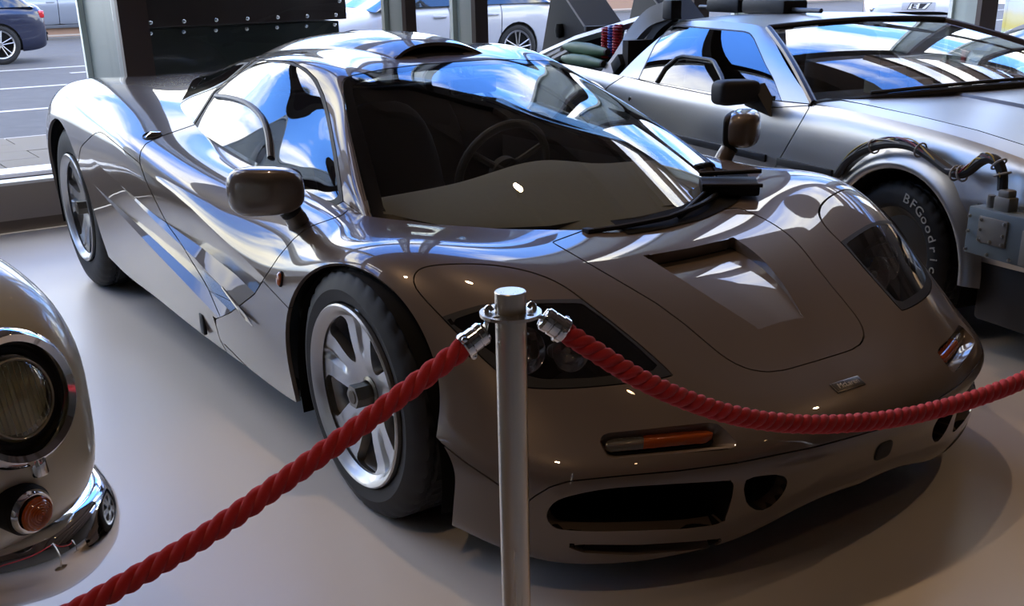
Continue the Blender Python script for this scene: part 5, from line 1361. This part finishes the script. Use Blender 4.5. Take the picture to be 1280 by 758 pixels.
def street():
    WHT = principled('white_car_paint', (.42, .44, .49), .3, 0, 1.0); NAVY = principled('navy_car_paint', (.012, .016, .04), .3, .2, 1.0); SIL = principled('silver_car_paint', (.25, .28, .33), .3, .5, 1.0)
    road_car('parked_hatchback', 'white hatchback parked across the street beyond the glass', WHT, (-11.95, 5.97, -.08), math.radians(-90))
    road_car('passing_car', 'dark navy car with red tail lamps driving along the road', NAVY, (-19.6, .45, -.08), math.radians(-90))
    road_car('far_parked_car', 'silver-blue car parked on the far side of the road', SIL, (-27.5, 4.4, -.03), math.radians(-90))
    d = Vector((CP[0]+9, CP[1]-13.5, 0)).normalized(); rz = math.atan2(d.y, d.x)
    bc = road_car('badged_car', 'white car nose with a dark emblem, parked beyond the glass', WHT, (-9-d.x*2.1, 13.5-d.y*2.1, -.02), rz, lamps=True)
    bm = MB(); bm.box((2.11, .0, .66), (.02, .50, .13), Matrix.Identity(4), .008); pl = bm.build('badge_plate', WHT, bc)
    dk = principled('badge_dark', (.02, .02, .025), .4)
    Mb = Matrix.Translation((2.124, 0, .66)) @ Matrix.Rotation(math.radians(90), 4, 'Z') @ Matrix.Rotation(math.radians(90), 4, 'X')
    for nm, sh in (('emblem_outline', [(-.17, -.05), (.11, -.05), (.20, .055), (-.12, .055)]), ):
        MB().prism(sh, 0, .004, Mb).build(nm, dk, pl, smooth=False)
        MB().prism([(x*.90+.0, y*.84) for x, y in sh], .003, .006, Mb).build('emblem_field', principled('white_emblem', (.75, .77, .8), .4), pl, smooth=False)
    for sh in ([(-.11, -.036), (-.03, -.036), (-.026, -.02), (-.085, -.02), (-.08, -.006), (-.035, -.006), (-.03, .010), (-.075, .010), (-.07, .024), (-.015, .024), (-.01, .040), (-.095, .040)], [(.0, -.036), (.055, -.036), (.135, .040), (.02, .040)]):
        MB().prism(sh, .005, .009, Mb).build('emblem_mark', dk, pl, smooth=False)
    road_car('grey_roadster', 'low blue-grey roadster with folded grey top behind the steel coupe', principled('roadster_paint', (.33, .36, .42), .3, .4, 1.0), (-1.75, 7.05, 0), math.radians(-28), roof=True, H=.88, soft=noisy('soft_top_grey', (.20, .20, .22), (.24, .24, .26), 40, (.85, .95)))
    # riveted dark cabinet right outside the glass
    r = empty('riveted_cabinet', (-5.35, .82, 0)); tag(r, 'dark riveted metal cabinet standing outside the glass', 'cabinet')
    DG = noisy('cabinet_green', (.016, .022, .020), (.022, .029, .026), 5, (.3, .45)); DB = noisy('cabinet_brown', (.030, .018, .017), (.04, .025, .023), 5, (.3, .45))
    MB().box((0, -.05, .495), (.70, 1.58, .99), None, .006).build('lower_panel', DG, r, smooth=False)
    MB().box((.01, -.02, 1.30), (.74, 1.62, .60), None, .006).build('upper_panel', DB, r, smooth=False)
    bolt = None
    for i in range(8):
        for z, x in ((.965, .352), (1.03, .382)):
            if bolt is None: bolt = MB().sphere((0, 0, 0), (.008, .014, .014), 10, 6).build('rivet', CHROME, r); b = bolt
            else: b = bolt.copy(); link(b, r)
            b.location = (x, -.80+i*.215, z)
    b = bolt.copy(); link(b, r); b.location = (.382, .74, 1.12)
    # wooden bollard
    r = empty('wooden_bollard', (-6.37, 2.42, -.02)); tag(r, 'square wooden bollard with a grooved top on the pavement', 'bollard')
    WD = noisy('bollard_wood', (.42, .24, .10), (.55, .34, .16), 7, (.6, .8), stretch=(1, 1, .15))
    MB().box((0, 0, .33), (.20, .20, .66), None, .012).build('bollard_post', WD, r); MB().box((0, 0, .67), (.17, .17, .03)).build('bollard_groove', WD, r, smooth=False)
    MB().box((0, 0, .745), (.20, .20, .13), None, .02).build('bollard_head', WD, r)
    # painted board
    m = principled('mural', (.5, .5, .2), .7); nt = m.node_tree; N = nt.nodes.new; L = nt.links.new
    tc = N('ShaderNodeTexCoord'); sp = N('ShaderNodeSeparateXYZ'); L(tc.outputs['Object'], sp.inputs[0])
    nz = N('ShaderNodeTexNoise'); nz.inputs['Scale'].default_value = 1.4; L(tc.outputs['Object'], nz.inputs['Vector'])
    ad = N('ShaderNodeMath'); ad.operation = 'MULTIPLY_ADD'; ad.inputs[1].default_value = .45; L(nz.outputs[0], ad.inputs[0]); L(sp.outputs[2], ad.inputs[2])
    cr = N('ShaderNodeValToRGB'); cr.color_ramp.interpolation = 'EASE'; e = cr.color_ramp.elements; e[0].position = .05; e[0].color = (.30, .48, .16, 1); e[1].position = 1.0; e[1].color = (.55, .62, .75, 1)
    for p_, c in ((.38, (.20, .45, .30, 1)), (.55, (.30, .55, .62, 1)), (.72, (.55, .46, .12, 1)), (.86, (.60, .55, .30, 1))): k = e.new(p_); k.color = c
    L(ad.outputs[0], cr.inputs[0]); L(cr.outputs[0], nt.nodes['Principled BSDF'].inputs['Base Color'])
    r = empty('painted_board', (-6.2, 12.55, 0)); tag(r, 'bright painted board in yellow, green and blue outside the glass', 'board')
    MB().box((0, 0, .66), (.05, 2.2, .9), None, .01).build('board_panel', m, r, smooth=False)
    for y in (-.9, .9): MB().box((0, y, .12), (.05, .06, .24)).build('board_leg', principled('leg_grey', (.2, .2, .2), .6), r, smooth=False)
hall(); outside()
car = empty('sports_car'); tag(car, 'low metallic grey-brown sports car behind the red rope', 'car')
sk, doors = f1_lower(car)
gh_tree = surf_tree(np.concatenate([gh_grid()[:, ::-1], gh_grid()*[1, -1, 1]], 1))
low_tree = surf_tree(np.concatenate([grid_skin(LOW, 10, 8)[:, ::-1], grid_skin(LOW, 10, 8)*[1, -1, 1]], 1))
glasshouse(car, doors)
roof_scoop(car)
build_wheel(car, 0, .885, .320, .322, .235, math.radians(90+36))
build_wheel(car, -2.718, .880, .356, .357, .315, math.radians(90+36+14))
f1_details(car, doors, low_tree, gh_tree)
f1_interior(car); wells(car)
steel = empty('gullwing_coupe'); tag(steel, 'brushed stainless steel gull-wing coupe with cables and a blue-grey box', 'car')
dmc(steel); dmc_rear(steel); reseat(steel, dl(-1.4, DW/2, 0))
barrier(); classic(); street()
